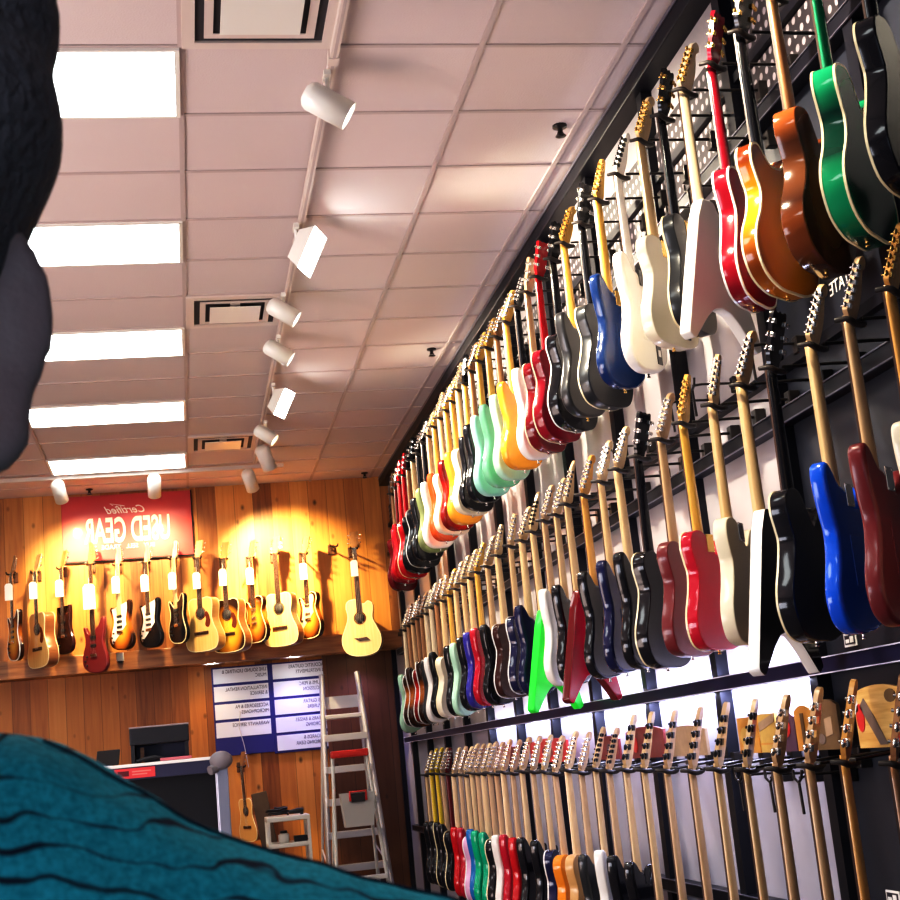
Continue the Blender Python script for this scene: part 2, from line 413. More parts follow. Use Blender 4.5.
def spot_can(loc, aim, label, face, L=0.20, r=0.062, power=0, col=(1, 0.86, 0.6), size=70, drop=0.16):
    t = empty('track_spotlight', loc); tag(t, label, 'spotlight', 'white track spotlights')
    c = Vector((0, 0, -drop))
    d = (Vector(aim) - (Vector(loc)+c)).normalized()
    rot = d.to_track_quat('Z', 'Y').to_matrix().to_4x4()
    M = Matrix.Translation(c) @ rot
    h = MB().lathe([(0.0, -L*0.55), (r*0.55, -L*0.55), (r*0.85, -L*0.49), (r, -L*0.40), (r, L*0.45), (r*0.93, L*0.45), (r*0.90, L*0.30)], 24, M=M)
    h.obj('housing', M_white, t)
    MB().lathe([(r*0.905, L*0.30), (0.0, L*0.30)], 20, M=M).obj('lamp_face', face, t)
    MB().box(-0.014, -0.035, -0.068, 0.014, 0.035, -0.045).tube([(0, 0, -0.06), (0, 0, -drop+r*0.9)], 0.010, 8).obj('stem', M_white, t)
    if power:
        ld = bpy.data.lights.new('spot_beam', 'SPOT'); ld.energy = power; ld.color = col; ld.spot_size = math.radians(size); ld.spot_blend = 1.0; ld.shadow_soft_size = 0.04
        lo = bpy.data.objects.new('spot_beam', ld); COL.objects.link(lo); lo.parent = t
        lo.location = c + d*(L*0.45+0.01); lo.rotation_euler = d.to_track_quat('-Z', 'Y').to_euler()
WCOL = (1.0, 0.88, 0.68)
def flood(loc, aim, label, w=0.24, h=0.17, power=0, col=WCOL):
    """squarish flood head with a bright face"""
    t = empty('track_floodlight', loc); tag(t, label, 'floodlight', 'bright square track floodlights')
    c = Vector((0.06, 0, -0.19)); d = (Vector(aim) - (Vector(loc)+c)).normalized()
    M = Matrix.Translation(c) @ d.to_track_quat('Z', 'Y').to_matrix().to_4x4()
    MB().add([(-w/2, -h/2, 0.02), (w/2, -h/2, 0.02), (w/2, h/2, 0.02), (-w/2, h/2, 0.02), (-w/3, -h/3, -0.07), (w/3, -h/3, -0.07), (w/3, h/3, -0.07), (-w/3, h/3, -0.07)],
             [(0, 4, 5, 1), (1, 5, 6, 2), (2, 6, 7, 3), (3, 7, 4, 0), (4, 7, 6, 5)], M=M).obj('housing', M_white, t)
    MB().bbox(-w/2+0.006, -h/2+0.006, 0.006, w/2-0.006, h/2-0.006, 0.016, 0.004, M=M).obj('lamp_face', M_hot, t)
    MB().box(-0.014, -0.04, -0.07, 0.014, 0.04, -0.045).tube([(0, 0, -0.06), (0.0, 0, -0.12), c], 0.011, 8).obj('stem', M_white, t)
    ld = bpy.data.lights.new('flood_beam', 'SPOT'); ld.energy = power; ld.color = col; ld.spot_size = math.radians(96); ld.spot_blend = 0.7; ld.shadow_soft_size = 0.07
    lo = bpy.data.objects.new('flood_beam', ld); COL.objects.link(lo); lo.parent = t
    lo.location = c + d*0.03; lo.rotation_euler = d.to_track_quat('-Z', 'Y').to_euler()
P = 420
spot_can((TX-0.02, 5.40, CEIL), (2.0, 5.35, 3.35), 'largest nearest white track spotlight, capsule tilted right', M_hot, 0.205, 0.062, P*0.8, WCOL, 84, 0.19)
spot_can((TX, 3.55, CEIL), (2.0, 3.75, 3.2), 'track spotlight overhead above the top edge of the photo', M_hot, 0.25, 0.066, P*0.7, WCOL, 84)
flood((TX-0.03, 7.09, CEIL), (2.0, 6.55, 3.45), 'nearer glowing square floodlight on the long track', 0.20, 0.235, P, WCOL)
spot_can((TX-0.03, 8.20, CEIL), (2.0, 8.1, 3.3), 'capsule spotlight overlapping the middle vent', M_hot, 0.195, 0.055, P*0.7, WCOL, 80)
spot_can((TX-0.01, 9.05, CEIL), (2.0, 9.0, 3.3), 'capsule spotlight just behind the middle vent', M_hot, 0.195, 0.055, P*0.7, WCOL, 80)
flood((TX+0.02, 10.25, CEIL), (2.0, 9.6, 3.4), 'farther glowing square floodlight on the long track', 0.185, 0.21, P, WCOL)
spot_can((TX+0.02, 11.40, CEIL), (2.0, 11.1, 3.2), 'capsule spotlight beyond the farther floodlight', M_warm, 0.19, 0.055, P*0.5, WCOL, 80)
spot_can((TX+0.06, 12.30, CEIL), (1.5, 13.2, 2.4), 'last white spotlight at the far end of the long track', M_warm, 0.23, 0.065, 25, WCOL, 60)
HC = (1.0, 0.75, 0.36)
spot_can((-1.05, 13.25, CEIL), (-0.85, 14.2, 3.30), 'left spotlight on the cross track by the sign corner', M_warm, 0.22, 0.062, 210, HC, 92)
spot_can((-0.20, 13.25, CEIL), (-0.25, 14.2, 3.15), 'spotlight hanging in front of the red sign', M_warm, 0.22, 0.062, 150, HC, 110)
spot_can((0.68, 13.25, CEIL), (1.02, 14.2, 3.28), 'spotlight in front of the boards between sign and vent', M_warm, 0.22, 0.062, 480, HC, 88)

# ------------------------------------------------------------------ guitars
def catmull(pts, sub=5):
    n = len(pts); out = []
    for i in range(n):
        p0, p1, p2, p3 = [Vector(pts[(i+j-1) % n]) for j in range(4)]
        for s in range(sub):
            t = s/sub
            out.append(0.5*((2*p1)+(-p0+p2)*t+(2*p0-5*p1+4*p2-p3)*t*t+(-p0+3*p1-3*p2+p3)*t**3))
    return out
def poly_sub(pts, sub=4, round_=0.012):
    """sharp polygon with small rounded corners"""
    n = len(pts); out = []
    for i in range(n):
        a, b, c = Vector(pts[i-1]), Vector(pts[i]), Vector(pts[(i+1) % n])
        r1 = min(round_, (a-b).length*0.4); r2 = min(round_, (c-b).length*0.4)
        p = b+(a-b).normalized()*r1; q = b+(c-b).normalized()*r2
        for s in range(sub+1):
            t = s/sub
            out.append(p*(1-t)**2+b*2*t*(1-t)+q*t*t)
    return out
# outlines (x across, z along; nut at z=0; long horn on -x), counter-clockwise seen from the back
OUT = {
 'strat': [(-0.03,-0.425),(-0.062,-0.415),(-0.098,-0.372),(-0.125,-0.358),(-0.146,-0.378),(-0.148,-0.43),(-0.134,-0.50),(-0.120,-0.555),(-0.133,-0.625),(-0.160,-0.69),(-0.167,-0.745),(-0.142,-0.80),(-0.08,-0.828),(0,-0.826),(0.08,-0.812),(0.14,-0.772),(0.161,-0.71),(0.148,-0.645),(0.120,-0.585),(0.110,-0.535),(0.124,-0.475),(0.138,-0.432),(0.122,-0.408),(0.090,-0.425),(0.058,-0.462),(0.03,-0.475)],
 'tele': [(-0.03,-0.412),(-0.085,-0.402),(-0.125,-0.420),(-0.138,-0.462),(-0.124,-0.515),(-0.112,-0.555),(-0.128,-0.62),(-0.158,-0.69),(-0.163,-0.745),(-0.138,-0.797),(-0.075,-0.818),(0,-0.820),(0.075,-0.818),(0.138,-0.797),(0.163,-0.745),(0.155,-0.69),(0.127,-0.62),(0.111,-0.56),(0.118,-0.51),(0.134,-0.462),(0.130,-0.432),(0.105,-0.425),(0.075,-0.45),(0.055,-0.478),(0.03,-0.482)],
 'lp': [(-0.03,-0.40),(-0.085,-0.392),(-0.125,-0.415),(-0.133,-0.46),(-0.117,-0.51),(-0.108,-0.55),(-0.130,-0.62),(-0.160,-0.69),(-0.164,-0.75),(-0.130,-0.812),(-0.065,-0.836),(0,-0.838),(0.065,-0.836),(0.130,-0.812),(0.164,-0.75),(0.158,-0.69),(0.128,-0.62),(0.107,-0.555),(0.115,-0.51),(0.131,-0.47),(0.128,-0.437),(0.105,-0.428),(0.076,-0.452),(0.052,-0.485),(0.03,-0.49)],
 'es': [(-0.03,-0.465),(-0.062,-0.440),(-0.100,-0.405),(-0.142,-0.420),(-0.156,-0.475),(-0.138,-0.535),(-0.124,-0.580),(-0.145,-0.65),(-0.190,-0.725),(-0.203,-0.80),(-0.170,-0.875),(-0.09,-0.915),(0,-0.92),(0.09,-0.915),(0.170,-0.875),(0.203,-0.80),(0.190,-0.725),(0.145,-0.65),(0.124,-0.58),(0.138,-0.535),(0.156,-0.475),(0.142,-0.42),(0.100,-0.405),(0.062,-0.44),(0.03,-0.465)],
 'arch': [(-0.03,-0.40),(-0.09,-0.392),(-0.138,-0.415),(-0.150,-0.47),(-0.134,-0.53),(-0.122,-0.58),(-0.142,-0.65),(-0.188,-0.725),(-0.203,-0.80),(-0.170,-0.875),(-0.09,-0.915),(0,-0.92),(0.09,-0.915),(0.170,-0.875),(0.203,-0.80),(0.190,-0.725),(0.145,-0.65),(0.122,-0.58),(0.130,-0.53),(0.150,-0.48),(0.147,-0.44),(0.118,-0.43),(0.080,-0.47),(0.05,-0.50),(0.03,-0.505)],
 'sg': [(-0.03,-0.455),(-0.062,-0.425),(-0.100,-0.375),(-0.122,-0.37),(-0.128,-0.42),(-0.122,-0.49),(-0.113,-0.55),(-0.130,-0.62),(-0.160,-0.69),(-0.165,-0.75),(-0.13,-0.80),(-0.06,-0.818),(0,-0.82),(0.06,-0.818),(0.13,-0.80),(0.165,-0.75),(0.160,-0.69),(0.130,-0.62),(0.113,-0.55),(0.122,-0.49),(0.128,-0.42),(0.122,-0.37),(0.100,-0.375),(0.062,-0.425),(0.03,-0.455)],
 'offset': [(-0.03,-0.43),(-0.065,-0.418),(-0.10,-0.385),(-0.130,-0.375),(-0.150,-0.40),(-0.148,-0.46),(-0.128,-0.53),(-0.120,-0.58),(-0.145,-0.66),(-0.172,-0.73),(-0.170,-0.79),(-0.135,-0.835),(-0.06,-0.852),(0.02,-0.838),(0.09,-0.81),(0.148,-0.76),(0.166,-0.69),(0.145,-0.61),(0.118,-0.55),(0.116,-0.50),(0.132,-0.455),(0.134,-0.425),(0.112,-0.41),(0.080,-0.43),(0.052,-0.465),(0.03,-0.475)],
 'dreadnought': [(-0.03,-0.40),(-0.09,-0.395),(-0.135,-0.42),(-0.146,-0.475),(-0.137,-0.54),(-0.132,-0.60),(-0.155,-0.675),(-0.188,-0.745),(-0.196,-0.82),(-0.170,-0.88),(-0.10,-0.905),(0,-0.91),(0.10,-0.905),(0.170,-0.88),(0.196,-0.82),(0.188,-0.745),(0.155,-0.675),(0.132,-0.60),(0.137,-0.54),(0.146,-0.475),(0.135,-0.42),(0.09,-0.395),(0.03,-0.40)],
 'acousticbass': [(-0.03,-0.555),(-0.055,-0.56),(-0.090,-0.535),(-0.128,-0.56),(-0.136,-0.61),(-0.125,-0.67),(-0.126,-0.72),(-0.160,-0.80),(-0.192,-0.88),(-0.190,-0.96),(-0.150,-1.03),(-0.08,-1.06),(0,-1.068),(0.08,-1.06),(0.150,-1.03),(0.190,-0.96),(0.192,-0.88),(0.160,-0.80),(0.128,-0.72),(0.120,-0.66),(0.131,-0.60),(0.126,-0.55),(0.10,-0.52),(0.06,-0.512),(0.03,-0.512)],
 'bass': [(-0.03,-0.56),(-0.062,-0.54),(-0.10,-0.475),(-0.125,-0.46),(-0.142,-0.49),(-0.140,-0.56),(-0.126,-0.63),(-0.115,-0.69),(-0.132,-0.76),(-0.160,-0.84),(-0.160,-0.91),(-0.125,-0.965),(-0.06,-0.985),(0.01,-0.98),(0.08,-0.96),(0.138,-0.91),(0.152,-0.84),(0.135,-0.77),(0.110,-0.70),(0.110,-0.64),(0.126,-0.57),(0.125,-0.54),(0.10,-0.54),(0.065,-0.60),(0.03,-0.61)],
}
SHARP = {
 'vee': [(-0.035,-0.40),(-0.075,-0.47),(-0.225,-0.885),(-0.19,-0.905),(-0.10,-0.82),(-0.05,-0.785),(0.0,-0.775),(0.05,-0.785),(0.10,-0.82),(0.19,-0.905),(0.225,-0.885),(0.075,-0.47),(0.035,-0.40)],
 'star': [(-0.03,-0.43),(-0.17,-0.33),(-0.185,-0.35),(-0.105,-0.58),(-0.225,-0.93),(-0.20,-0.94),(0.02,-0.75),(0.16,-0.83),(0.185,-0.81),(0.105,-0.58),(0.15,-0.44),(0.135,-0.43),(0.03,-0.48)],
}
TH = {'strat': .048, 'tele': .047, 'lp': .056, 'es': .052, 'arch': .068, 'sg': .036, 'offset': .045, 'dreadnought': .11, 'acousticbass': .10, 'bass': .042, 'vee': .042, 'star': .042}
RO = {'strat': .012, 'tele': .004, 'lp': .005, 'es': .004, 'arch': .004, 'sg': .008, 'offset': .012, 'dreadnought': .004, 'acousticbass': .004, 'bass': .011, 'vee': .004, 'star': .004}
OUT['bass'] = [(x, z-0.06) for x, z in OUT['bass']]
for k_ in ('es', 'arch'): OUT[k_] = [(x*0.94, -0.395+(z+0.395)*0.89) for x, z in OUT[k_]]
SHARP['vee'] = [(x, z*1.03) for x, z in SHARP['vee']]
def outline(kind):
    return catmull(OUT[kind], 4) if kind in OUT else poly_sub(SHARP[kind], 4, 0.014)
def normals2(pts):
    n = len(pts); out = []
    area = sum(pts[i].x*pts[(i+1) % n].y-pts[(i+1) % n].x*pts[i].y for i in range(n))
    s = 1 if area > 0 else -1
    for i in range(n):
        t = (pts[(i+1) % n]-pts[i-1]).normalized()
        out.append(Vector((t.y, -t.x))*s)      # outward
    return out
_cache = {}
def body_mesh(kind):
    key = ('body', kind)
    if key in _cache: return _cache[key]
    pts = [Vector(p) for p in outline(kind)]; nr = normals2(pts); n = len(pts)
    t = TH[kind]; r = RO[kind]
    rings = []
    for a in (0, 30, 60, 90): rings.append((r*(1-math.sin(math.radians(a))), -r*(1-math.cos(math.radians(a)))))
    prof = [(i, y) for i, y in rings] + [(i, -t-y) for i, y in reversed(rings)]
    mb = MB(); vs = []; fs = []
    for ins, y in prof:
        for p, q in zip(pts, nr): w = p-q*ins; vs.append((w.x, y, w.y))
    area = sum(pts[i].x*pts[(i+1) % n].y-pts[(i+1) % n].x*pts[i].y for i in range(n))
    for j in range(len(prof)-1):
        for k in range(n):
            a = j*n+k; b = j*n+(k+1) % n
            fs.append((a, b, b+n, a+n) if area > 0 else (a, a+n, b+n, b))
    mb.add(vs, fs, True)
    f0 = list(range(n)); L = (len(prof)-1)*n
    mb.f.append(tuple(reversed(f0)) if area > 0 else tuple(f0)); mb.sm.append(False); mb.mi.append(0)
    f1 = [L+i for i in range(n)]
    mb.f.append(tuple(f1) if area > 0 else tuple(reversed(f1))); mb.sm.append(False); mb.mi.append(0)
    me = mb.mesh('body_'+kind)
    bm = bmesh.new(); bm.from_mesh(me); bmesh.ops.recalc_face_normals(bm, faces=bm.faces)
    for e in bm.edges:
        if any(len(f.verts) > 4 for f in e.link_faces): e.smooth = False
    bm.to_mesh(me); bm.free()
    _cache[key] = me
    return me
def binding_mesh(kind, front):
    key = ('bind', kind, front)
    if key in _cache: return _cache[key]
    pts = [Vector(p) for p in outline(kind)]; nr = normals2(pts); n = len(pts); t = TH[kind]
    y0, y1 = (0.0006, -0.006) if front else (-t+0.006, -t-0.0006)
    vs = []; fs = []
    for ins, y in ((0.006, y0), (-0.0012, y0), (-0.0012, y1), (0.006, y1)):
        for p, q in zip(pts, nr): w = p-q*ins; vs.append((w.x, y, w.y))
    for j in range(4):
        for k in range(n):
            a = j*n+k; b = j*n+(k+1) % n; c = ((j+1) % 4)*n+(k+1) % n; d = ((j+1) % 4)*n+k
            fs.append((a, b, c, d))
    me = MB().add(vs, fs).mesh('binding_'+kind)
    bm = bmesh.new(); bm.from_mesh(me); bmesh.ops.recalc_face_normals(bm, faces=bm.faces); bm.to_mesh(me); bm.free()
    _cache[key] = me
    return me
def neck_mesh(L):
    key = ('neck', L)
    if key in _cache: return _cache[key]
    mb = MB(); vs = []; fs = []; m = 9; secs = 10
    for i in range(secs+1):
        s = i/secs; z = 0.012-s*(L+0.012); w = 0.0212+0.0068*s; d = 0.019+0.005*s
        if s > 0.9: d += (s-0.9)*0.09
        for k in range(m):
            a = PI*k/(m-1); vs.append((-w*math.cos(a), -d*math.sin(a), z))
    for i in range(secs):
        for k in range(m-1):
            a = i*m+k; fs.append((a, a+1, a+1+m, a+m))
        fs.append((i*m+m-1, i*m, i*m+m, i*m+2*m-1))
    mb.add(vs, fs, True); mb.f.append(tuple(range(m))[::-1]); mb.f.append(tuple(secs*m+k for k in range(m))); mb.sm += [False]*2; mb.mi += [0]*2
    me = mb.mesh('neck')
    bm = bmesh.new(); bm.from_mesh(me); bmesh.ops.recalc_face_normals(bm, faces=bm.faces); bm.to_mesh(me); bm.free()
    _cache[key] = me; return me
def board_mesh(L):
    key = ('fb', L)
    if key in _cache: return _cache[key]
    mb = MB()
    a, b = 0.0215, 0.0285
    mb.add([(-a, 0, 0), (a, 0, 0), (b, 0, -L), (-b, 0, -L), (-a, 0.006, 0), (a, 0.006, 0), (b, 0.006, -L), (-b, 0.006, -L)],
           [(0, 3, 2, 1), (4, 5, 6, 7), (0, 1, 5, 4), (1, 2, 6, 5), (2, 3, 7, 6), (3, 0, 4, 7)])
    # position dots
    for fr in (3, 5, 7, 9, 12):
        z = -0.648*(1-2**(-(fr-0.5)/12))
        mb.box(-0.003, 0.006, z-0.003, 0.003, 0.0064, z+0.003, mi=1)
    me = mb.mesh('fretboard'); _cache[key] = me; return me
HEADS = {
 # six in line, tuners along -x edge
 'inline': ([(-0.0212,0.0),(-0.024,0.010),(-0.038,0.022),(-0.037,0.040),(0.000,0.150),(0.012,0.174),(0.034,0.184),(0.050,0.172),(0.050,0.154),(0.036,0.142),(0.040,0.110),(0.042,0.070),(0.034,0.030),(0.0212,0.006)], 0.014, 15,
            [(-0.037+0.0068*i, 0.036+0.0225*i, -1) for i in range(6)]),
 'tele6': ([(-0.0212,0.0),(-0.026,0.012),(-0.036,0.024),(-0.034,0.045),(-0.006,0.165),(0.008,0.178),(0.022,0.172),(0.024,0.14),(0.024,0.10),(0.026,0.06),(0.028,0.03),(0.0212,0.006)], 0.014, 12,
           [(-0.034+0.0055*i, 0.038+0.0225*i, -1) for i in range(6)]),
 'pointed': ([(-0.0212,0.0),(-0.034,0.022),(-0.032,0.045),(0.010,0.165),(0.034,0.205),(0.040,0.200),(0.034,0.15),(0.036,0.08),(0.030,0.03),(0.0212,0.006)], 0.014, 10,
           [(-0.031+0.0075*i, 0.038+0.0225*i, -1) for i in range(6)]),
 'three': ([(-0.0212,0.0),(-0.030,0.022),(-0.041,0.045),(-0.040,0.10),(-0.043,0.165),(-0.032,0.178),(-0.014,0.172),(0.0,0.178),(0.014,0.172),(0.032,0.178),(0.043,0.165),(0.040,0.10),(0.041,0.045),(0.030,0.022),(0.0212,0.0)], 0.014, 15,
           [(-0.041, 0.058+0.042*i, -1) for i in range(3)]+[(0.041, 0.058+0.042*i, 1) for i in range(3)]),
 'bass4': ([(-0.0212,0.0),(-0.026,0.012),(-0.042,0.030),(-0.042,0.060),(0.004,0.20),(0.020,0.222),(0.044,0.225),(0.052,0.20),(0.042,0.17),(0.042,0.08),(0.034,0.03),(0.0212,0.006)], 0.015, 13,
           [(-0.040+0.0125*i, 0.050+0.04*i, -1) for i in range(4)]),
}
def head_mesh(h):
    key = ('head', h)
    if key in _cache: return _cache[key]
    o, t, ang, _ = HEADS[h]
    pts = catmull(o, 3); n = len(pts)
    R = Matrix.Rotation(math.radians(ang), 4, 'X')
    vs = [R @ Vector((p.x, y, p.y)) for y in (-0.003, -0.003-t) for p in pts]
    mb = MB(); mb.add(vs, [(i, (i+1) % n, n+(i+1) % n, n+i) for i in range(n)], True)
    mb.f += [tuple(range(n)), tuple(range(2*n-1, n-1, -1))]; mb.sm += [False]*2; mb.mi += [0]*2
    me = mb.mesh('headstock')
    bm = bmesh.new(); bm.from_mesh(me); bmesh.ops.recalc_face_normals(bm, faces=bm.faces)
    for e in bm.edges:
        if any(len(f.verts) > 4 for f in e.link_faces): e.smooth = False
    bm.to_mesh(me); bm.free()
    _cache[key] = me; return me
def peg_mesh(big=1.0):
    key = ('peg', big)
    if key in _cache: return _cache[key]
    mb = MB(); s = big
    mb.bbox(-0.002*s, -0.024, -0.0075*s, 0.014*s, -0.012, 0.0075*s, 0.002)      # gear housing behind the plate
    mb.tube([(-0.002*s, -0.017, 0), (-0.012*s, -0.017, 0)], 0.0028*s, 6)
    mb.ball((-0.019*s, -0.017, 0), (0.009*s, 0.0042*s, 0.0085*s), 8)
    mb.tube([(0.008*s, -0.004, 0), (0.008*s, 0.006, 0)], 0.0035*s, 6)
    me = mb.mesh('tuning_peg'); _cache[key] = me; return me

C = {}   # colour key -> (material, word)
def col(key, word, c, rough=0.14, coat=0.22, vary=0.0): C[key] = (pm('lacquer_'+key, c, rough, coat=min(coat, 0.22), vary=vary, vscale=5, spec=0.3), word)
col('black', 'glossy black', (0.010, 0.010, 0.014)); col('green', 'emerald green', (0.006, 0.20, 0.085)); col('brown', 'walnut brown', (0.24, 0.065, 0.018))
col('cherry', 'cherry red', (0.25, 0.008, 0.022)); col('white', 'white', (0.80, 0.77, 0.71)); col('cream', 'cream', (0.74, 0.66, 0.50)); col('charcoal', 'charcoal grey', (0.022, 0.024, 0.027), 0.3)
col('blue', 'dark blue', (0.008, 0.028, 0.11)); col('silver', 'silver black', (0.03, 0.03, 0.034), 0.3); col('red', 'bright red', (0.50, 0.01, 0.018)); col('burgundy', 'burgundy', (0.16, 0.008, 0.014))
col('gold', 'amber gold', (0.62, 0.26, 0.03)); col('mint', 'pale seafoam', (0.42, 0.66, 0.50)); col('seagreen', 'seafoam green', (0.20, 0.50, 0.30)); col('surf', 'surf green', (0.33, 0.62, 0.52))
col('orange', 'orange red', (0.52, 0.07, 0.015)); col('olive', 'olive green', (0.16, 0.19, 0.09)); col('electric', 'electric blue', (0.008, 0.10, 0.62)); col('maroon', 'maroon', (0.16, 0.022, 0.026), 0.3)
col('crimson', 'crimson', (0.42, 0.012, 0.035)); col('navy', 'navy blue', (0.012, 0.014, 0.06)); col('lime', 'lime green', (0.02, 0.85, 0.05), 0.35, 0.2); col('chocolate', 'dark chocolate', (0.05, 0.016, 0.014))
col('violet', 'violet blue', (0.04, 0.035, 0.28)); col('teal', 'teal green', (0.0, 0.36, 0.20)); col('pink', 'pale pink', (0.72, 0.42, 0.60)); col('sky', 'cobalt blue', (0.015, 0.15, 0.42)); col('tang', 'orange wood', (0.72, 0.24, 0.02)); col('natural', 'natural wood', (0.58, 0.33, 0.13), 0.3)
col('wine', 'dark wine red', (0.12, 0.007, 0.010))
C['amber'] = (sunburst('amber_burst', (0.80, 0.36, 0.035), (0.60, 0.22, 0.015), (0.16, 0.03, 0.006), -0.66, 0.22, 0.27), 'amber sunburst')
C['mahog'] = (sunburst('mahogany_burst', (0.20, 0.075, 0.03), (0.06, 0.02, 0.01), (0.30, 0.08, 0.02), -0.66, 0.24, 0.30), 'mahogany brown')
C['redburst'] = (sunburst('red_burst', (0.62, 0.15, 0.02), (0.48, 0.02, 0.012), (0.15, 0.006, 0.006), -0.62, 0.17, 0.22), 'red sunburst')
C['burst'] = (sunburst('tobacco_burst', (0.70, 0.34, 0.05), (0.36, 0.10, 0.015), (0.03, 0.010, 0.006), -0.62, 0.17, 0.23), 'tobacco sunburst')
C['greenburst'] = (sunburst('green_burst', (0.004, 0.05, 0.03), (0.004, 0.04, 0.026), (0.01, 0.30, 0.13), -0.66, 0.21, 0.27), 'emerald green')
M_maple = {'maple': wood_mat('maple_neck', (0.56, 0.37, 0.18), (0.68, 0.48, 0.26), 50, 4, 0.3, 0.3), 'amber': wood_mat('amber_maple_neck', (0.62, 0.33, 0.06), (0.72, 0.43, 0.11), 50, 4, 0.25, 0.3),
           'tan': wood_mat('tan_neck', (0.48, 0.30, 0.15), (0.58, 0.39, 0.22), 50, 4, 0.35, 0.3), 'brown': wood_mat('brown_neck', (0.30, 0.14, 0.06), (0.40, 0.21, 0.10), 50, 4, 0.3, 0.3),
           'pale': wood_mat('pale_neck', (0.66, 0.52, 0.33), (0.74, 0.61, 0.42), 50, 4, 0.35, 0.3), 'orange': wood_mat('orange_neck', (0.52, 0.25, 0.06), (0.64, 0.34, 0.10), 50, 4, 0.25, 0.3),
           'white': C['white'][0], 'black': C['black'][0], 'red': C['red'][0], 'cherry': C['cherry'][0], 'greenn': C['green'][0], 'yellow': pm('yellow_neck', (0.75, 0.52, 0.02), 0.3, coat=0.4), 'wine': C['wine'][0]}
KW = {'strat': 'double-cutaway guitar', 'tele': 'single-cutaway slab guitar', 'lp': 'single-cutaway guitar', 'es': 'semi-hollow guitar', 'arch': 'hollow-body guitar',
      'sg': 'twin-horned guitar', 'offset': 'offset guitar', 'vee': 'V-shaped guitar', 'star': 'pointed star-shaped guitar', 'bass': 'bass guitar'}
def meshmat(me, key, *mats):
    """one shared copy of a mesh per material set"""
    k = (me.name, key)
    if k not in _cache:
        m2 = me.copy(); m2.materials.clear()
        for m in mats: m2.materials.append(m)
        _cache[k] = m2
    return _cache[k]
def part(name, me, parent):
    return link(name, me, parent)
NECKL = {'strat': 0.475, 'tele': 0.48, 'lp': 0.46, 'es': 0.49, 'arch': 0.47, 'sg': 0.49, 'offset': 0.48, 'vee': 0.50, 'star': 0.49, 'dreadnought': 0.43, 'acousticbass': 0.56, 'bass': 0.69}
def build_guitar(name, kind, ckey, nkey, head, bind=None, hw='chrome', detail=2, rim=None):
    t = empty(name)
    bmat = C[ckey][0]
    b = part('body', meshmat(body_mesh(kind), ckey, bmat), t)
    if rim is not None:
        me = b.data = b.data.copy(); me.materials.append(rim)
        for p in me.polygons:
            if len(p.vertices) == 4 and abs(p.normal.y) < 0.3: p.material_index = 1
    nm = M_maple[nkey]
    L = NECKL[kind]
    nk = part('neck', meshmat(neck_mesh(L), nkey, nm), t)
    fbk = 'maple' if nkey in ('maple', 'amber', 'pale', 'yellow') and random.random() < 0.4 else 'rose'
    part('fretboard', meshmat(board_mesh(L+0.04), fbk, M_rose if fbk == 'rose' else nm, M_cream), nk)
    hm = C['black'][0] if head == 'three' and nkey not in ('white',) and ckey in ('black',) else nm
    hd = part('headstock', meshmat(head_mesh(head), hm.name, hm), t)
    H = {'chrome': M_chrome, 'gold': M_goldhw, 'black': M_blackhw}[hw]
    R = Matrix.Rotation(math.radians(HEADS[head][2]), 4, 'X')
    pk = meshmat(peg_mesh(1.6 if head == 'bass4' else 1.0), hw, H)
    for (x, z, s) in HEADS[head][3]:
        p = part('tuning_peg', pk, hd)
        M = R @ Matrix.Translation((x, 0, z))
        if s > 0: M = M @ Matrix.Diagonal((-1, 1, 1, 1))
        p.matrix_local = M
    if bind:
        bmt = {'cream': M_cream, 'white': M_white_pl}[bind]
        part('binding', meshmat(binding_mesh(kind, True), bind, bmt), b)
        if kind in ('es', 'arch') or (kind, nkey) == ('lp', 'cherry'): part('binding', meshmat(binding_mesh(kind, False), bind, bmt), b)
    th = TH[kind]
    if detail >= 1:
        ptsz = min(v.co.z for v in body_mesh(kind).vertices)
        if kind not in ('vee', 'star'):
            key = ('strapbtn', kind, hw)
            if key not in _cache:
                Mx = Matrix.Translation((0, -th/2, ptsz)) @ Matrix.Rotation(PI, 4, 'X')
                me = MB().lathe([(0.0, 0.013), (0.007, 0.013), (0.007, 0.010), (0.0035, 0.006), (0.006, -0.002)], 10, M=Mx).mesh('strap_button'); me.materials.append(H); _cache[key] = me
            part('strap_button', _cache[key], b)
        if kind in ('strat', 'tele', 'offset', 'bass'):
            key = ('plate', kind, hw)
            zz = -0.445 if kind != 'bass' else -0.65
            if key not in _cache:
                mb = MB().bbox(-0.025, -th-0.002, zz-0.032, 0.025, -th+0.001, zz+0.032, 0.001)
                for sx in (-1, 1):
                    for sz in (-1, 1): mb.ball((sx*0.019, -th-0.002, zz+sz*0.026), (0.004, 0.002, 0.004), 8)
                me = mb.mesh('neck_plate'); me.materials.append(H); _cache[key] = me
            part('neck_plate', _cache[key], b)
        if kind in ('strat', 'offset'):
            kk = ('spring', kind, ckey)
            if kk not in _cache:
                me = MB().bbox(-0.045, -th-0.002, -0.70, 0.045, -th+0.001, -0.56, 0.001).mesh('spring_cover'); me.materials.append(bmat); _cache[kk] = me
            part('spring_cover', _cache[kk], b)
        elif kind in ('lp', 'sg', 'vee', 'star', 'es', 'arch') and kind not in ('es', 'arch'):
            key = ('cavity', kind)
            if key not in _cache:
                if kind == 'vee': mb = MB().bbox(0.045, -th-0.002, -0.70, 0.11, -th+0.001, -0.575, 0.001)
                else: mb = MB().lathe([(0.0, 0.0), (0.045, 0.0), (0.045, 0.003)], 20, M=Matrix.Translation((0.075, -th-0.002, -0.72)) @ Matrix.Rotation(-PI/2, 4, 'X'))
                me = mb.mesh('back_cover'); me.materials.append(M_black_pl); _cache[key] = me
            part('back_cover', _cache[key], b)
    return t
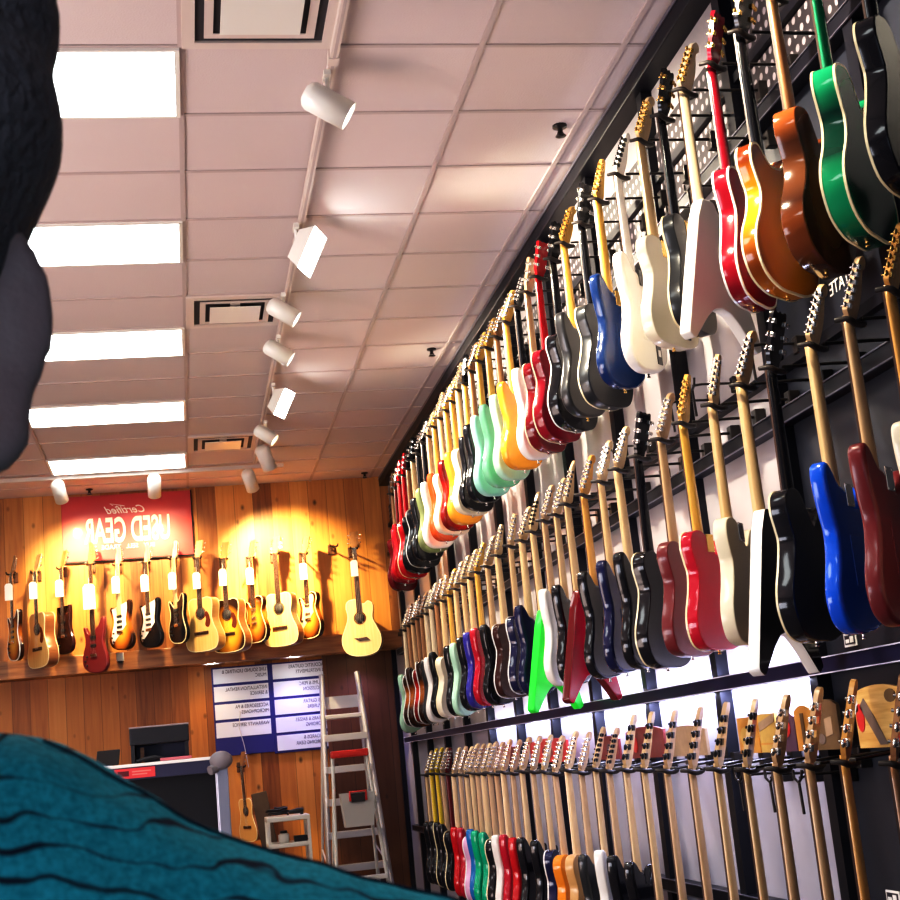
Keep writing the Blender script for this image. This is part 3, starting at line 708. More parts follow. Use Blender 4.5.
def front_hardware(t, kind, guard=None, hw=None):
    """pickups, bridge, knobs, strings on the face (+y) of an electric guitar"""
    b = [c for c in t.children if c.name.startswith('body')][0]
    sc_l = -0.648 if kind != 'bass' else -0.87
    H = M_chrome
    if guard is not None:
        pts = [Vector(p) for p in outline(kind)]; nr = normals2(pts)
        sel = [(p-q*0.022) for p, q in zip(pts, nr) if p.x > -0.085 or p.y > -0.6]
        sel = [p for p in sel if p.y > -0.76]
        n = len(sel); vs = [(p.x*0.86, y, p.y) for y in (0.0005, 0.003) for p in sel]
        mb = MB().add(vs, [(i, (i+1) % n, n+(i+1) % n, n+i) for i in range(n)]); mb.f += [tuple(range(n, 2*n)), tuple(range(n-1, -1, -1))]; mb.sm += [False]*2; mb.mi += [0]*2
        mb.obj('pickguard', guard, b)
    zs = (-0.505, -0.555, -0.605) if kind in ('strat',) else (-0.70, -0.78) if kind == 'bass' else (-0.52, -0.60)
    for z in zs:
        MB().bbox(-0.036, 0.0005, z-0.012, 0.036, 0.010, z+0.012, 0.003).obj('pickup', M_black_pl if kind != 'lp' else M_chrome, b)
    MB().bbox(-0.040, 0.0005, sc_l-0.018, 0.040, 0.012, sc_l+0.010, 0.003).obj('bridge', H, b)
    for (x, z) in ((0.085, sc_l-0.01), (0.11, sc_l-0.05), (0.09, sc_l-0.09)):
        MB().lathe([(0.0, 0.014), (0.008, 0.014), (0.010, 0.001)], 12, M=Matrix.Translation((x, 0.0, z)) @ Matrix.Rotation(-PI/2, 4, 'X')).obj('knob', M_black_pl, b)
    s = MB()
    for i in range(6 if kind != 'bass' else 4):
        u = (i/(5 if kind != 'bass' else 3)-0.5)
        s.tube([(u*0.036, 0.0085, 0.004), (u*0.052, 0.0125, sc_l)], 0.0007, 4, cap=False)
    s.obj('strings', M_string, t)
def sticker(t, kind, x=0.07, z=-0.74, w=0.02, h=0.045):
    b = [c for c in t.children if c.name.startswith('body')][0]; th = TH[kind]
    o = MB().box(x-w, -th-0.0035, z-h, x+w, -th-0.0002, z+h).obj('sticker', M_black_pl, b); o['label'] = 'small black sticker with a white patch'
    MB().box(x-w*0.5, -th-0.0045, z-h*0.3, x+w*0.5, -th-0.0034, z+h*0.3).obj('sticker_patch', M_paper, o)

def hanger(y, z, near, guitar_mid, label, group, xn=1.80, wall=WX):
    """yoke behind the nut with a long rod to the slat wall"""
    t = empty('guitar_hanger', (wall-0.03, y, z)); tag(t, label, 'wall hook', group)
    dx = xn-(wall-0.03)
    me = hanger.cache.get('m')
    if me is None:
        rod = MB().tube([(0.0, 0, 0.012), (-0.10, 0, 0.012), (dx+0.03, -0.030, 0.0)], 0.0055, 7).mesh('arm'); rod.materials.append(M_rod)
        yk = MB(); a = math.radians(37); cx, sx = math.cos(a), math.sin(a)
        pts = []
        for s in (-1, -0.92, -0.75, -0.4, 0, 0.4, 0.75, 0.92, 1):
            u = s*0.050; zz = 0.012*abs(s)**3+ -0.012; dep = -0.030 if abs(s) < 0.8 else (-0.022 if abs(s) < 0.95 else 0.008)
            pts.append((dx+u*cx-dep*sx*1.0, u*sx+dep*cx, zz))
        yk.tube(pts, [0.007, 0.008, 0.0095, 0.010, 0.010, 0.010, 0.0095, 0.008, 0.007], 8)
        ym = yk.mesh('yoke'); ym.materials.append(M_hang)
        br = MB().bbox(-0.012, -0.022, -0.03, 0.028, 0.022, 0.04, 0.004).mesh('bracket'); br.materials.append(M_rod)
        me = hanger.cache['m'] = (rod, ym, br)
    link('arm', me[0], t); link('yoke', me[1], t); link('bracket', me[2], t)
    return t
hanger.cache = {}
def spare_hook(y, z, label):
    t = empty('empty_hook', (WX-0.03, y, z)); tag(t, label, 'wall hook', 'empty slat wall hooks')
    if 's' not in hanger.cache:
        a = MB().tube([(0, 0, 0.01), (-0.13, 0, 0.012), (-0.17, -0.01, 0.005)], 0.005, 7).mesh('arm'); a.materials.append(M_rod)
        f = MB().tube([(-0.17, -0.035, 0.03), (-0.172, -0.03, 0.005), (-0.17, 0, -0.01), (-0.172, 0.03, 0.005), (-0.17, 0.035, 0.03)], 0.005, 7).tube([(-0.17, 0, -0.01), (-0.165, 0.005, -0.11)], 0.005, 7).mesh('fork'); f.materials.append(M_rod)
        b = MB().bbox(-0.012, -0.018, -0.025, 0.028, 0.018, 0.035, 0.004).mesh('bracket'); b.materials.append(M_rod)
        hanger.cache['s'] = (a, f, b)
    for n, m in zip(('arm', 'fork', 'bracket'), hanger.cache['s']): link(n, m, t)

# rows: (y along the wall, shape, body colour, neck, headstock, binding, hardware)
TOP = [(3.07,'lp','black','black','three','cream','gold'),(3.34,'arch','greenburst','greenn','three','cream','gold'),(3.60,'arch','mahog','brown','three',None,'gold'),(3.85,'es','amber','black','three','cream','gold'),
 (4.10,'lp','cherry','cherry','three','white','gold'),(4.36,'vee','white','pale','inline',None,'gold'),(4.60,'tele','charcoal','black','three','cream','gold'),(4.84,'tele','cream','maple','inline',None,'gold'),
 (5.15,'strat','white','white','inline',None,'black'),(5.44,'strat','blue','amber','tele6',None,'gold'),(5.70,'lp','charcoal','black','three','cream','chrome'),(6.00,'strat','silver','amber','inline',None,'gold'),
 (6.21,'lp','black','black','three','white','chrome'),(6.50,'lp','cherry','red','three','cream','chrome'),(6.74,'lp','burgundy','tan','three','cream','chrome'),(6.98,'strat','white','black','inline',None,'chrome'),
 (7.25,'strat','gold','amber','inline',None,'chrome'),(7.50,'strat','mint','brown','inline',None,'chrome'),(7.75,'strat','seagreen','amber','inline',None,'chrome'),(8.02,'strat','surf','amber','inline',None,'chrome'),
 (8.26,'strat','black','brown','inline',None,'chrome'),(8.48,'sg','black','amber','three',None,'chrome'),(8.70,'tele','cream','maple','tele6',None,'chrome'),(8.93,'strat','gold','amber','inline',None,'chrome'),
 (9.17,'strat','redburst','amber','inline',None,'chrome'),(9.41,'tele','cream','maple','tele6',None,'chrome'),(9.66,'strat','orange','amber','inline',None,'chrome'),(9.90,'strat','white','maple','inline',None,'chrome'),
 (10.15,'strat','olive','black','inline',None,'chrome'),(10.42,'strat','black','black','inline',None,'chrome'),(10.68,'lp','black','maple','three','white','chrome'),(10.94,'lp','black','brown','three',None,'chrome'),
 (11.20,'lp','red','red','three','cream','chrome'),(11.44,'sg','red','red','three',None,'chrome'),(11.66,'sg','cherry','wine','three',None,'chrome'),(11.88,'lp','wine','brown','three',None,'chrome')]
MID = [(3.21,'strat','cream','orange','inline',None,'gold'),(3.45,'strat','maroon','tan','inline',None,'chrome'),(3.69,'strat','electric','maple','inline',None,'chrome'),(3.98,'lp','black','black','three','cream','chrome'),
 (4.22,'vee','black','maple','inline',None,'chrome'),(4.49,'tele','cream','maple','tele6',None,'chrome'),(4.79,'tele','crimson','amber','tele6','cream','gold'),(5.04,'tele','maroon','tan','inline',None,'chrome'),
 (5.33,'lp','black','black','three','cream','chrome'),(5.61,'strat','black','maple','inline',None,'chrome'),(5.87,'strat','navy','maple','inline',None,'chrome'),(6.15,'strat','black','orange','inline',None,'chrome'),
 (6.44,'vee','crimson','maple','pointed',None,'chrome'),(6.66,'strat','black','maple','inline',None,'chrome'),(6.90,'strat','white','tan','inline',None,'chrome'),(7.16,'vee','lime','maple','pointed',None,'black'),
 (7.41,'strat','navy','maple','inline',None,'chrome'),(7.70,'tele','navy','maple','tele6','white','chrome'),(8.04,'tele','chocolate','maple','tele6','white','chrome'),(8.35,'strat','black','tan','inline',None,'chrome'),
 (8.68,'strat','crimson','amber','inline',None,'chrome'),(8.92,'strat','violet','maple','inline',None,'chrome'),(9.17,'strat','black','maple','inline',None,'chrome'),(9.43,'offset','mint','maple','inline',None,'chrome'),
 (9.70,'strat','black','amber','inline',None,'chrome'),(9.96,'tele','cream','maple','tele6','cream','chrome'),(10.22,'strat','black','brown','inline',None,'chrome'),(10.48,'offset','white','pale','inline',None,'chrome'),
 (10.72,'strat','silver','pale','inline',None,'chrome'),(10.95,'strat','burst','brown','inline','white','chrome'),(11.18,'tele','redburst','brown','tele6','white','chrome'),(11.41,'strat','burst','tan','inline','white','chrome'),
 (11.64,'tele','burst','brown','tele6','white','chrome'),(11.88,'offset','mint','pale','inline',None,'chrome')]
BOT = [(3.59,'bass','burst','brown','bass4',None,'chrome'),(3.88,'bass','natural','orange','bass4',None,'chrome'),(4.12,'bass','black','tan','bass4',None,'chrome'),(4.37,'bass','red','tan','bass4',None,'chrome'),
 (4.63,'bass','black','maple','bass4',None,'black'),(4.90,'bass','white','maple','bass4',None,'black'),(5.17,'bass','navy','tan','bass4',None,'black'),(5.46,'bass','teal','tan','bass4',None,'black'),(5.75,'bass','black','maple','bass4',None,'black'),
 (6.00,'offset','black','maple','bass4',None,'black'),(6.26,'strat','black','tan','inline',None,'black'),(6.48,'strat','white','maple','inline',None,'black'),(6.73,'offset','charcoal','tan','inline',None,'chrome'),(6.97,'tele','natural','maple','inline',None,'chrome'),
 (7.24,'tele','tang','tan','inline',None,'chrome'),(7.48,'tele','navy','maple','inline','white','chrome'),(7.73,'strat','black','tan','inline',None,'chrome'),(7.99,'strat','black','maple','inline',None,'chrome'),
 (8.24,'strat','red','tan','inline',None,'chrome'),(8.49,'strat','crimson','maple','inline',None,'chrome'),(8.70,'strat','white','tan','inline',None,'chrome'),(8.90,'tele','black','tan','inline','cream','chrome'),
 (9.10,'strat','teal','maple','inline',None,'chrome'),(9.30,'strat','teal','tan','inline',None,'chrome'),(9.50,'strat','sky','maple','inline',None,'chrome'),(9.70,'tele','pink','maple','inline','white','chrome'),
 (9.93,'strat','crimson','tan','inline',None,'chrome'),(10.18,'strat','red','maple','inline',None,'chrome'),(10.42,'tele','black','wine','tele6','cream','chrome'),(10.66,'strat','black','tan','inline',None,'chrome'),
 (10.90,'strat','black','yellow','inline','cream','chrome'),(11.16,'strat','black','yellow','inline',None,'chrome'),(11.40,'strat','black','maple','inline',None,'chrome')]
NW = {'maple': 'maple', 'amber': 'amber', 'tan': 'tan', 'brown': 'brown', 'pale': 'pale', 'orange': 'orange-brown', 'white': 'white', 'black': 'black', 'red': 'red', 'cherry': 'cherry red', 'greenn': 'green', 'yellow': 'yellow', 'wine': 'wine red'}
ORD = ['', 'second ', 'third ', 'fourth ', 'fifth ', 'sixth ', 'seventh ', 'eighth ', 'ninth ', 'tenth ', 'eleventh ', 'twelfth ']
def art(s): return s
HANG = {'top': [(3.0, 3.62), (4.0, 3.655), (4.3, 3.71), (4.6, 3.73), (5.2, 3.745), (6.0, 3.77), (7.0, 3.80), (9.5, 3.805), (12.0, 3.75)],
        'middle': [(3.2, 2.585), (3.8, 2.60), (4.8, 2.63), (7.0, 2.64), (12.0, 2.60)], 'bottom': [(3.5, 1.42), (12.0, 1.41)]}
def hang_z(rowname, y):
    t = HANG[rowname]
    for (a, za), (b, zb) in zip(t, t[1:]):
        if y <= b: return za+(zb-za)*max(0.0, (y-a)/(b-a))
    return t[-1][1]
def row(specs, z, rowname, yaw0):
    tot = {}
    for s in specs: k = (s[1], s[2], s[3]); tot[k] = tot.get(k, 0)+1
    seen = {}
    prevdesc = None
    for i, (y, kind, ck, nk, hd, bd, hw) in enumerate(specs):
        dz = random.uniform(-0.010, 0.010); z = hang_z(rowname, y)
        g = build_guitar('bass_guitar' if kind == 'bass' else 'electric_guitar', kind, ck, nk, hd, bd, hw, rim=M_white_pl if (kind, ck) == ('vee', 'black') else C['wine'][0] if (kind, ck) == ('vee', 'crimson') else None)
        yaw = yaw0+random.uniform(-5, 5)
        if kind in ('vee',): yaw = 37 if rowname == 'top' else 41
        g.location = (1.80, y, z+dz); g.rotation_euler = (0, math.radians(random.uniform(-1.0, 1.0)), math.radians(yaw))
        s_ = 1.0
        word = C[ck][1]; k = (kind, ck, nk); n = seen.get(k, 0); seen[k] = n+1
        d = '%s %s with %s neck' % (word, KW[kind], NW[nk])
        if bd: d = '%s %s with %s edging, %s neck' % (word, KW[kind], bd, NW[nk])
        if tot[k] > 1: lab = '%s%s in the %s row' % ((('nearest ' if n == 0 else ORD[n]+'nearest ')), d, rowname)
        else: lab = '%s in the %s row' % (d, rowname)
        tag(g, lab, 'bass guitar' if kind == 'bass' else 'electric guitar', 'guitars hanging in the %s row' % rowname)
        if kind in ('strat', 'tele') and ck in ('white', 'cream') and y < 5.5 and rowname == 'top': sticker(g, kind)
        hanger(y, z+dz-0.004, True, None, 'hook of the %s, %s row' % ((d if tot[k] == 1 else ('nearest ' if n == 0 else ORD[n]+'nearest ')+d).replace(' guitar', ''), rowname), 'hooks of the %s row' % rowname)
row(TOP, 3.77, 'top', 43); row(MID, 2.62, 'middle', 45); row(BOT, 1.41, 'bottom', 52)
for (y, z, lb) in ((4.72, 3.50, 'behind the white V-shaped guitar'), (4.35, 3.52, 'beside the cherry red guitar neck'), (4.93, 3.50, 'behind the cream slab guitar neck'), (5.25, 3.50, 'behind the white double-cutaway guitar neck'),
                   (4.37, 2.78, 'beside the black-headed guitar'), (4.95, 2.80, 'above the crimson slab guitar neck'), (5.20, 2.80, 'above the maroon slab guitar neck'), (6.0, 2.80, 'behind the navy double-cutaway guitar'),
                   (5.0, 1.36, 'under the yellow display card'), (4.72, 1.36, 'under the purple display card'), (4.48, 1.36, 'under the brown display card')):
    spare_hook(y, z, 'empty black wire hook %s' % lb)

# display cards standing behind the bottom row headstocks
M_c = {k: pm('card_'+k, c, 0.4, coat=0.3, vary=0.25, vscale=25) for k, c in dict(maroon=(0.20, 0.03, 0.035), tan=(0.42, 0.30, 0.20), orange=(0.62, 0.30, 0.06), yellow=(0.62, 0.42, 0.12), red=(0.60, 0.04, 0.04), purple=(0.10, 0.05, 0.09), brown=(0.16, 0.10, 0.05), grey=(0.20, 0.15, 0.13)).items()}
M_wcard = wood_mat('card_pine', (0.55, 0.30, 0.08), (0.80, 0.55, 0.22), 4, 60, 0.4, 0.3)
def card(y0, y1, z0, z1, base, accents, label, curve=0.02):
    t = empty('display_card', (WX-0.075, (y0+y1)/2, z0)); tag(t, label, 'display card', 'display cards behind the bottom row')
    h = z1-z0; w = (y1-y0)/2; n = 10
    top = [(-w+2*w*i/n, h+curve*(1-(2*i/n-1)**2)) for i in range(n+1)]
    poly = [(-w, 0), (w, 0)]+list(reversed(top)); m = len(poly)
    vs = [(x, p[0], p[1]) for x in (-0.006, 0.006) for p in poly]
    mb = MB().add(vs, [(i, (i+1) % m, m+(i+1) % m, m+i) for i in range(m)]); mb.f += [tuple(range(m-1, -1, -1)), tuple(range(m, 2*m))]; mb.sm += [False]*2; mb.mi += [0]*2
    b = mb.obj('board', base, t)
    for pts, m_ in accents:
        n_ = len(pts); vs = [(x, a*w, c*h) for x in (-0.009, -0.0062) for a, c in pts]
        q = MB().add(vs, [(i, (i+1) % n_, n_+(i+1) % n_, n_+i) for i in range(n_)]); q.f += [tuple(range(n_-1, -1, -1)), tuple(range(n_, 2*n_))]; q.sm += [False]*2; q.mi += [0]*2
        q.obj('printed_patch', m_, b)
    MB().box(0.006, -0.01, 0.02, 0.024, 0.01, h*0.6).obj('clip', M_rod, t)
blob = lambda cx, cy, rx, ry, n=12: [(cx+rx*math.cos(2*PI*i/n), cy+ry*math.sin(2*PI*i/n)) for i in range(n)]
card(3.93, 4.25, 1.443, 1.61, M_wcard, [([(-0.2, 0.05), (0.1, 0.05), (0.75, 0.75), (0.55, 0.9), (0.2, 0.55)], M_c['grey']), (blob(0.78, 0.55, 0.16, 0.26), M_c['red']), ([(0.80, 0.70), (0.97, 0.62), (0.97, 0.98), (0.88, 0.99)], M_paper), (blob(-0.55, 0.9, 0.22, 0.12), M_c['brown'])], 'large pine-coloured display card with grey streak and red patch, nearest the camera')
card(3.66, 3.91, 1.443, 1.62, M_c['red'], [([(-0.6, 0.1), (0.3, 0.1), (0.3, 0.4), (-0.6, 0.4)], M_c['yellow'])], 'red display card with yellow band at the right edge of the photo')
card(4.38, 4.56, 1.443, 1.585, M_c['brown'], [([(-0.5, 0.35), (0.1, 0.30), (0.1, 0.70), (-0.5, 0.75)], M_c['tan']), (blob(0.5, 0.25, 0.3, 0.12), M_c['grey'])], 'dark brown display card with a tan square')
card(4.58, 4.72, 1.443, 1.575, M_c['orange'], [([(-0.1, 0.05), (0.25, 0.05), (0.25, 0.95), (-0.1, 0.95)], M_c['brown'])], 'narrow orange display card with brown stripe')
card(4.73, 4.88, 1.443, 1.56, M_c['purple'], [(blob(0.0, 0.68, 0.55, 0.28), M_c['red'])], 'dark purple display card with a red oval on top')
card(4.89, 5.05, 1.443, 1.58, M_c['yellow'], [([(-0.9, 0.78), (0.9, 0.55), (0.9, 0.78), (-0.9, 0.99)], M_c['tan']), ([(-0.9, 0.2), (0.9, 0.2), (0.9, 0.25), (-0.9, 0.25)], M_c['orange'])], 'yellow display card with a pale diagonal band', 0.0)
card(5.06, 5.26, 1.443, 1.575, M_c['orange'], [(blob(0.3, 0.45, 0.45, 0.28), M_c['yellow'])], 'orange display card with a straight top', 0.0)
card(5.62, 6.12, 1.443, 1.55, M_c['tan'], [], 'plain tan display card with curved top')
card(6.15, 6.72, 1.443, 1.565, M_c['maroon'], [(blob(0.5, 0.5, 0.12, 0.3), M_c['red'])], 'maroon display card with curved top, nearer one')
card(6.85, 7.2, 1.443, 1.54, M_c['maroon'], [(blob(0.0, 0.5, 0.2, 0.3), M_c['purple'])], 'maroon display card with a purple spot')
card(7.85, 8.75, 1.443, 1.56, M_c['red'], [(blob(0.0, 0.5, 0.3, 0.3), M_c['maroon'])], 'long red display card with a maroon spot')
card(9.2, 10.3, 1.443, 1.55, M_c['maroon'], [], 'long plain maroon display card farthest down the wall')

# ------------------------------------------------------------------ guitars on the wooden wall (faces toward the camera)
def wall_hook(x, z, label, y=BW):
    t = empty('wall_hook', (x, y, z)); tag(t, label, 'wall hook', 'hooks on the wooden wall')
    MB().bbox(-0.035, -0.022, -0.05, 0.035, 0.0, 0.05, 0.005).obj('mounting_block', M_plank3, t)
    MB().tube([(0, -0.02, 0.0), (0, -0.22, 0.0)], 0.008, 8).tube([(-0.040, -0.30, 0.012), (-0.036, -0.255, 0.0), (-0.015, -0.222, 0.0), (0.015, -0.222, 0.0), (0.036, -0.255, 0.0), (0.040, -0.30, 0.012)], 0.008, 8).obj('fork', M_hang, t)
def price_tag(x, y, z, label, w=0.038, h=0.08, rz=0.0):
    t = empty('price_tag', (x, y, z), rz); tag(t, label, 'price tag', 'white price tags on the hung guitars')
    MB().add([(-w, -0.001, -h), (w, -0.001, -h), (w, -0.001, h*0.75), (w*0.6, -0.001, h), (-w*0.6, -0.001, h), (-w, -0.001, h*0.75)] + [(-w, 0.001, -h), (w, 0.001, -h), (w, 0.001, h*0.75), (w*0.6, 0.001, h), (-w*0.6, 0.001, h), (-w, 0.001, h*0.75)],
             [(0, 1, 2, 3, 4, 5), (11, 10, 9, 8, 7, 6)]+[(i, 6+i, 6+(i+1) % 6, (i+1) % 6) for i in range(6)]).obj('card', M_paper, t)
    MB().tube([(0, 0, h*0.85), (0.004, 0.006, h+0.03), (0.003, 0.022, h+0.06)], 0.0015, 5).obj('string', M_paper, t)
def acoustic(name, kind, ck, nk, side, guard=True, bind='cream', bridgecol=M_rose, bass=False, classical=False):
    t = empty(name)
    b = part('body', meshmat(body_mesh(kind), 'ac_'+ck+side.name, C[ck][0], side), t)
    me = b.data                                   # face keeps the top colour, rims and back the side wood
    for p in me.polygons: p.material_index = 0 if (len(p.vertices) > 4 and p.center.y > -0.01) else 1
    part('binding', meshmat(binding_mesh(kind, True), bind, M_cream), b); part('binding', meshmat(binding_mesh(kind, False), bind, M_cream), b)
    L = NECKL[kind]; nm = M_maple[nk]
    nkp = part('neck', meshmat(neck_mesh(L), nk, nm), t)
    zc = -0.545 if kind != 'acousticbass' else -0.70
    part('fretboard', meshmat(board_mesh(-zc-0.05), 'rose', M_rose, M_cream), nkp)
    hd = part('headstock', meshmat(head_mesh('three'), nm.name, nm), t)
    pk = meshmat(peg_mesh(1.0), 'chrome', M_chrome); R = Matrix.Rotation(math.radians(15), 4, 'X')
    for (x, z, s) in HEADS['three'][3]:
        p = part('tuning_peg', pk, hd); M = R @ Matrix.Translation((x, 0, z))
        if s > 0: M = M @ Matrix.Diagonal((-1, 1, 1, 1))
        p.matrix_local = M
    MB().lathe([(0.0, 0.0012), (0.050, 0.0012), (0.050, 0.0)], 26, M=Matrix.Translation((0, 0, zc)) @ Matrix.Rotation(-PI/2, 4, 'X')).obj('soundhole', M_dark, b)
    MB().lathe([(0.052, 0.0), (0.052, 0.0016), (0.062, 0.0016), (0.062, 0.0)], 26, M=Matrix.Translation((0, 0, zc)) @ Matrix.Rotation(-PI/2, 4, 'X')).obj('rosette', M_tort if not classical else M_rose, b)
    zb = -0.735 if kind != 'acousticbass' else -0.90
    if kind == 'acousticbass':
        q = [(-0.085, zb-0.02), (0.02, zb-0.025), (0.075, zb+0.012), (0.03, zb+0.006), (-0.055, zb+0.012)]
        vs = [(x, y, z) for y in (0.0, 0.010) for x, z in q]
        mb = MB().add(vs, [(i, (i+1) % 5, 5+(i+1) % 5, 5+i) for i in range(5)]); mb.f += [tuple(range(4, -1, -1)), tuple(range(5, 10))]; mb.sm += [False]*2; mb.mi += [0]*2
        mb.obj('bridge', M_rose, b)
    else:
        MB().bbox(-0.085, 0.0, zb-0.016, 0.085, 0.010, zb+0.016, 0.003).box(-0.038, 0.010, zb+0.002, 0.038, 0.014, zb+0.006).obj('bridge', M_rose, b)
    if guard:
        pts = [(-0.055, zc-0.02), (-0.062, zc-0.06), (-0.05, zc-0.12), (-0.09, zc-0.14), (-0.115, zc-0.09), (-0.10, zc-0.02), (-0.07, zc+0.015)]
        pts = [(-x, z) for x, z in pts]; pts = [(p.x, p.y) for p in catmull([Vector((-a, c)) for a, c in pts], 3)]; n = len(pts)
        vs = [(x, y, z) for y in (0.0003, 0.002) for x, z in pts]
        mb = MB().add(vs, [(i, (i+1) % n, n+(i+1) % n, n+i) for i in range(n)]); mb.f += [tuple(range(n)), tuple(range(2*n-1, n-1, -1))]; mb.sm += [False]*2; mb.mi += [0]*2
        mb.obj('pickguard', M_tort, b)
    s = MB()
    for i in range(4 if kind == 'acousticbass' else 6):
        u = i/(3 if kind == 'acousticbass' else 5)-0.5
        s.tube([(u*0.036, 0.0085, 0.004), (u*0.055, 0.014, zb)], 0.0008, 4, cap=False)
    s.obj('strings', M_string, t)
    return t
C['spruce'] = (wood_mat('spruce_top', (0.64, 0.40, 0.15), (0.74, 0.50, 0.22), 60, 3, 0.3, 0.4), 'natural spruce')
C['blond'] = (wood_mat('blond_top', (0.70, 0.52, 0.22), (0.80, 0.62, 0.30), 60, 3, 0.3, 0.4), 'blond')
C['acburst'] = (sunburst('acoustic_burst', (0.82, 0.48, 0.06), (0.50, 0.20, 0.02), (0.03, 0.012, 0.008), -0.70, 0.19, 0.26), 'sunburst')
S_mah = wood_mat('mahogany_side', (0.20, 0.075, 0.03), (0.30, 0.12, 0.05), 5, 40, 0.3, 0.4); S_tan = wood_mat('maple_side', (0.45, 0.25, 0.10), (0.56, 0.33, 0.15), 5, 40, 0.3, 0.4)
S_blk = pm('black_side', (0.02, 0.014, 0.012), 0.2, coat=0.4)
HZ = 3.62; GY = BW-0.27
def place(g, x, z, yaw, label, cat, grp='guitars on the wooden wall'):
    g.location = (x, GY, z); g.rotation_euler = (0, 0, math.radians(180+yaw)); tag(g, label, cat, grp)
# faces look toward the camera, so the guitars are turned half round; the body copy is mirrored to match
def flip(g):
    g.scale = (-1, 1, 1)
def E(kind, ck, nk, hd, guard=None, bind=None):
    g = build_guitar('bass_guitar' if kind == 'bass' else 'electric_guitar', kind, ck, nk, hd, bind, 'chrome', 0); front_hardware(g, kind, guard); return g
BK = [
 (-1.58, E('strat', 'burst', 'brown', 'inline', None, 'white'), 64, 'tobacco sunburst electric guitar turned edge-on at the far left of the wooden wall', 'electric guitar', -0.02),
 (-1.36, acoustic('acoustic_guitar', 'dreadnought', 'spruce', 'tan', S_mah), 56, 'pale topped acoustic guitar turned to show its brown side', 'acoustic guitar', -0.02),
 (-1.12, E('sg', 'chocolate', 'brown', 'three'), 58, 'dark brown twin-horned electric guitar under the left end of the red sign', 'electric guitar', 0.0),
 (-0.85, E('bass', 'maroon', 'brown', 'bass4'), 40, 'maroon bass guitar hanging lowest under the red sign', 'bass guitar', 0.02),
 (-0.60, E('strat', 'burst', 'maple', 'inline', M_white_pl), 46, 'sunburst electric guitar with white pickguard under the red sign', 'electric guitar', 0.0),
 (-0.33, E('strat', 'black', 'maple', 'inline', M_white_pl), 50, 'black electric guitar with white pickguard and maple neck below the sign middle', 'electric guitar', 0.0),
 (-0.07, E('strat', 'black', 'pale', 'inline', None, 'cream'), 60, 'black electric guitar with cream edge, pale neck, at the right end of the red sign', 'electric guitar', 0.02),
 (0.16, acoustic('acoustic_guitar', 'dreadnought', 'spruce', 'tan', S_tan), 40, 'honey coloured acoustic guitar with dark pickguard just right of the red sign', 'acoustic guitar', 0.01),
 (0.41, acoustic('acoustic_guitar', 'dreadnought', 'acburst', 'brown', S_mah), 40, 'sunburst acoustic guitar with cream edging', 'acoustic guitar', -0.02),
 (0.67, E('lp', 'burst', 'brown', 'three', None, 'cream'), 54, 'brown sunburst single-cutaway electric guitar left of the bright lamp pool', 'electric guitar', -0.02),
 (0.91, acoustic('acoustic_guitar', 'dreadnought', 'blond', 'brown', S_mah, False, classical=True), 36, 'blond classical guitar under the brightest lamp pool', 'classical guitar', 0.0),
 (1.19, E('lp', 'burst', 'brown', 'three', M_cream, 'cream'), 54, 'small tobacco sunburst electric guitar beside the empty hook', 'electric guitar', -0.02),
 (1.69, acoustic('acoustic_bass_guitar', 'acousticbass', 'blond', 'brown', S_blk, False), 16, 'blond cutaway acoustic guitar hanging alone at the right end of the wooden wall', 'acoustic guitar', 0.0),
]
for x, g, yaw, lb, cat, dz in BK:
    place(g, x, HZ+dz, -yaw, lb, cat)
    wall_hook(x, HZ+dz-0.008, 'dark wooden hook holding the %s' % lb.split(' turned')[0].split(' under')[0].split(' hanging')[0].split(' below')[0].split(' at ')[0].split(' just')[0].split(' left')[0].split(' beside')[0])
wall_hook(1.49, HZ+0.03, 'empty dark wooden hook between the small sunburst guitar and the lone blond guitar')
TG = [(-1.58, 'far left sunburst guitar'), (-1.36, 'acoustic guitar showing its brown side'), (-1.12, 'dark brown guitar at the sign corner'), (-0.85, 'maroon bass guitar'), (-0.60, 'white pickguard sunburst guitar'), (-0.33, 'black guitar below the sign middle'),
      (-0.07, 'black guitar with cream edge'), (0.16, 'honey coloured acoustic'), (0.41, 'sunburst acoustic'), (0.67, 'brown single-cutaway guitar'), (1.19, 'small sunburst guitar by the empty hook'), (1.69, 'lone blond guitar')]
for x, lb in TG:
    big = x in (-0.85,)
    price_tag(x-0.02, GY-(0.052 if x in (-1.58, -0.07) else 0.040), HZ-0.20-(0.10 if big else 0.03*random.random()), 'white price tag on the neck of the %s' % lb, 0.036 if not big else 0.055, 0.080 if not big else 0.12)
t = empty('small_box', (-0.62, BW-0.02, 2.74)); tag(t, 'small white box on the ledge below the sunburst guitar', 'box')
MB().bbox(-0.035, -0.06, -0.03, 0.035, -0.016, 0.05, 0.004).obj('case', M_white_pl, t); MB().bbox(-0.02, -0.064, -0.05, 0.02, -0.016, -0.03, 0.003).obj('base', M_dark, t)

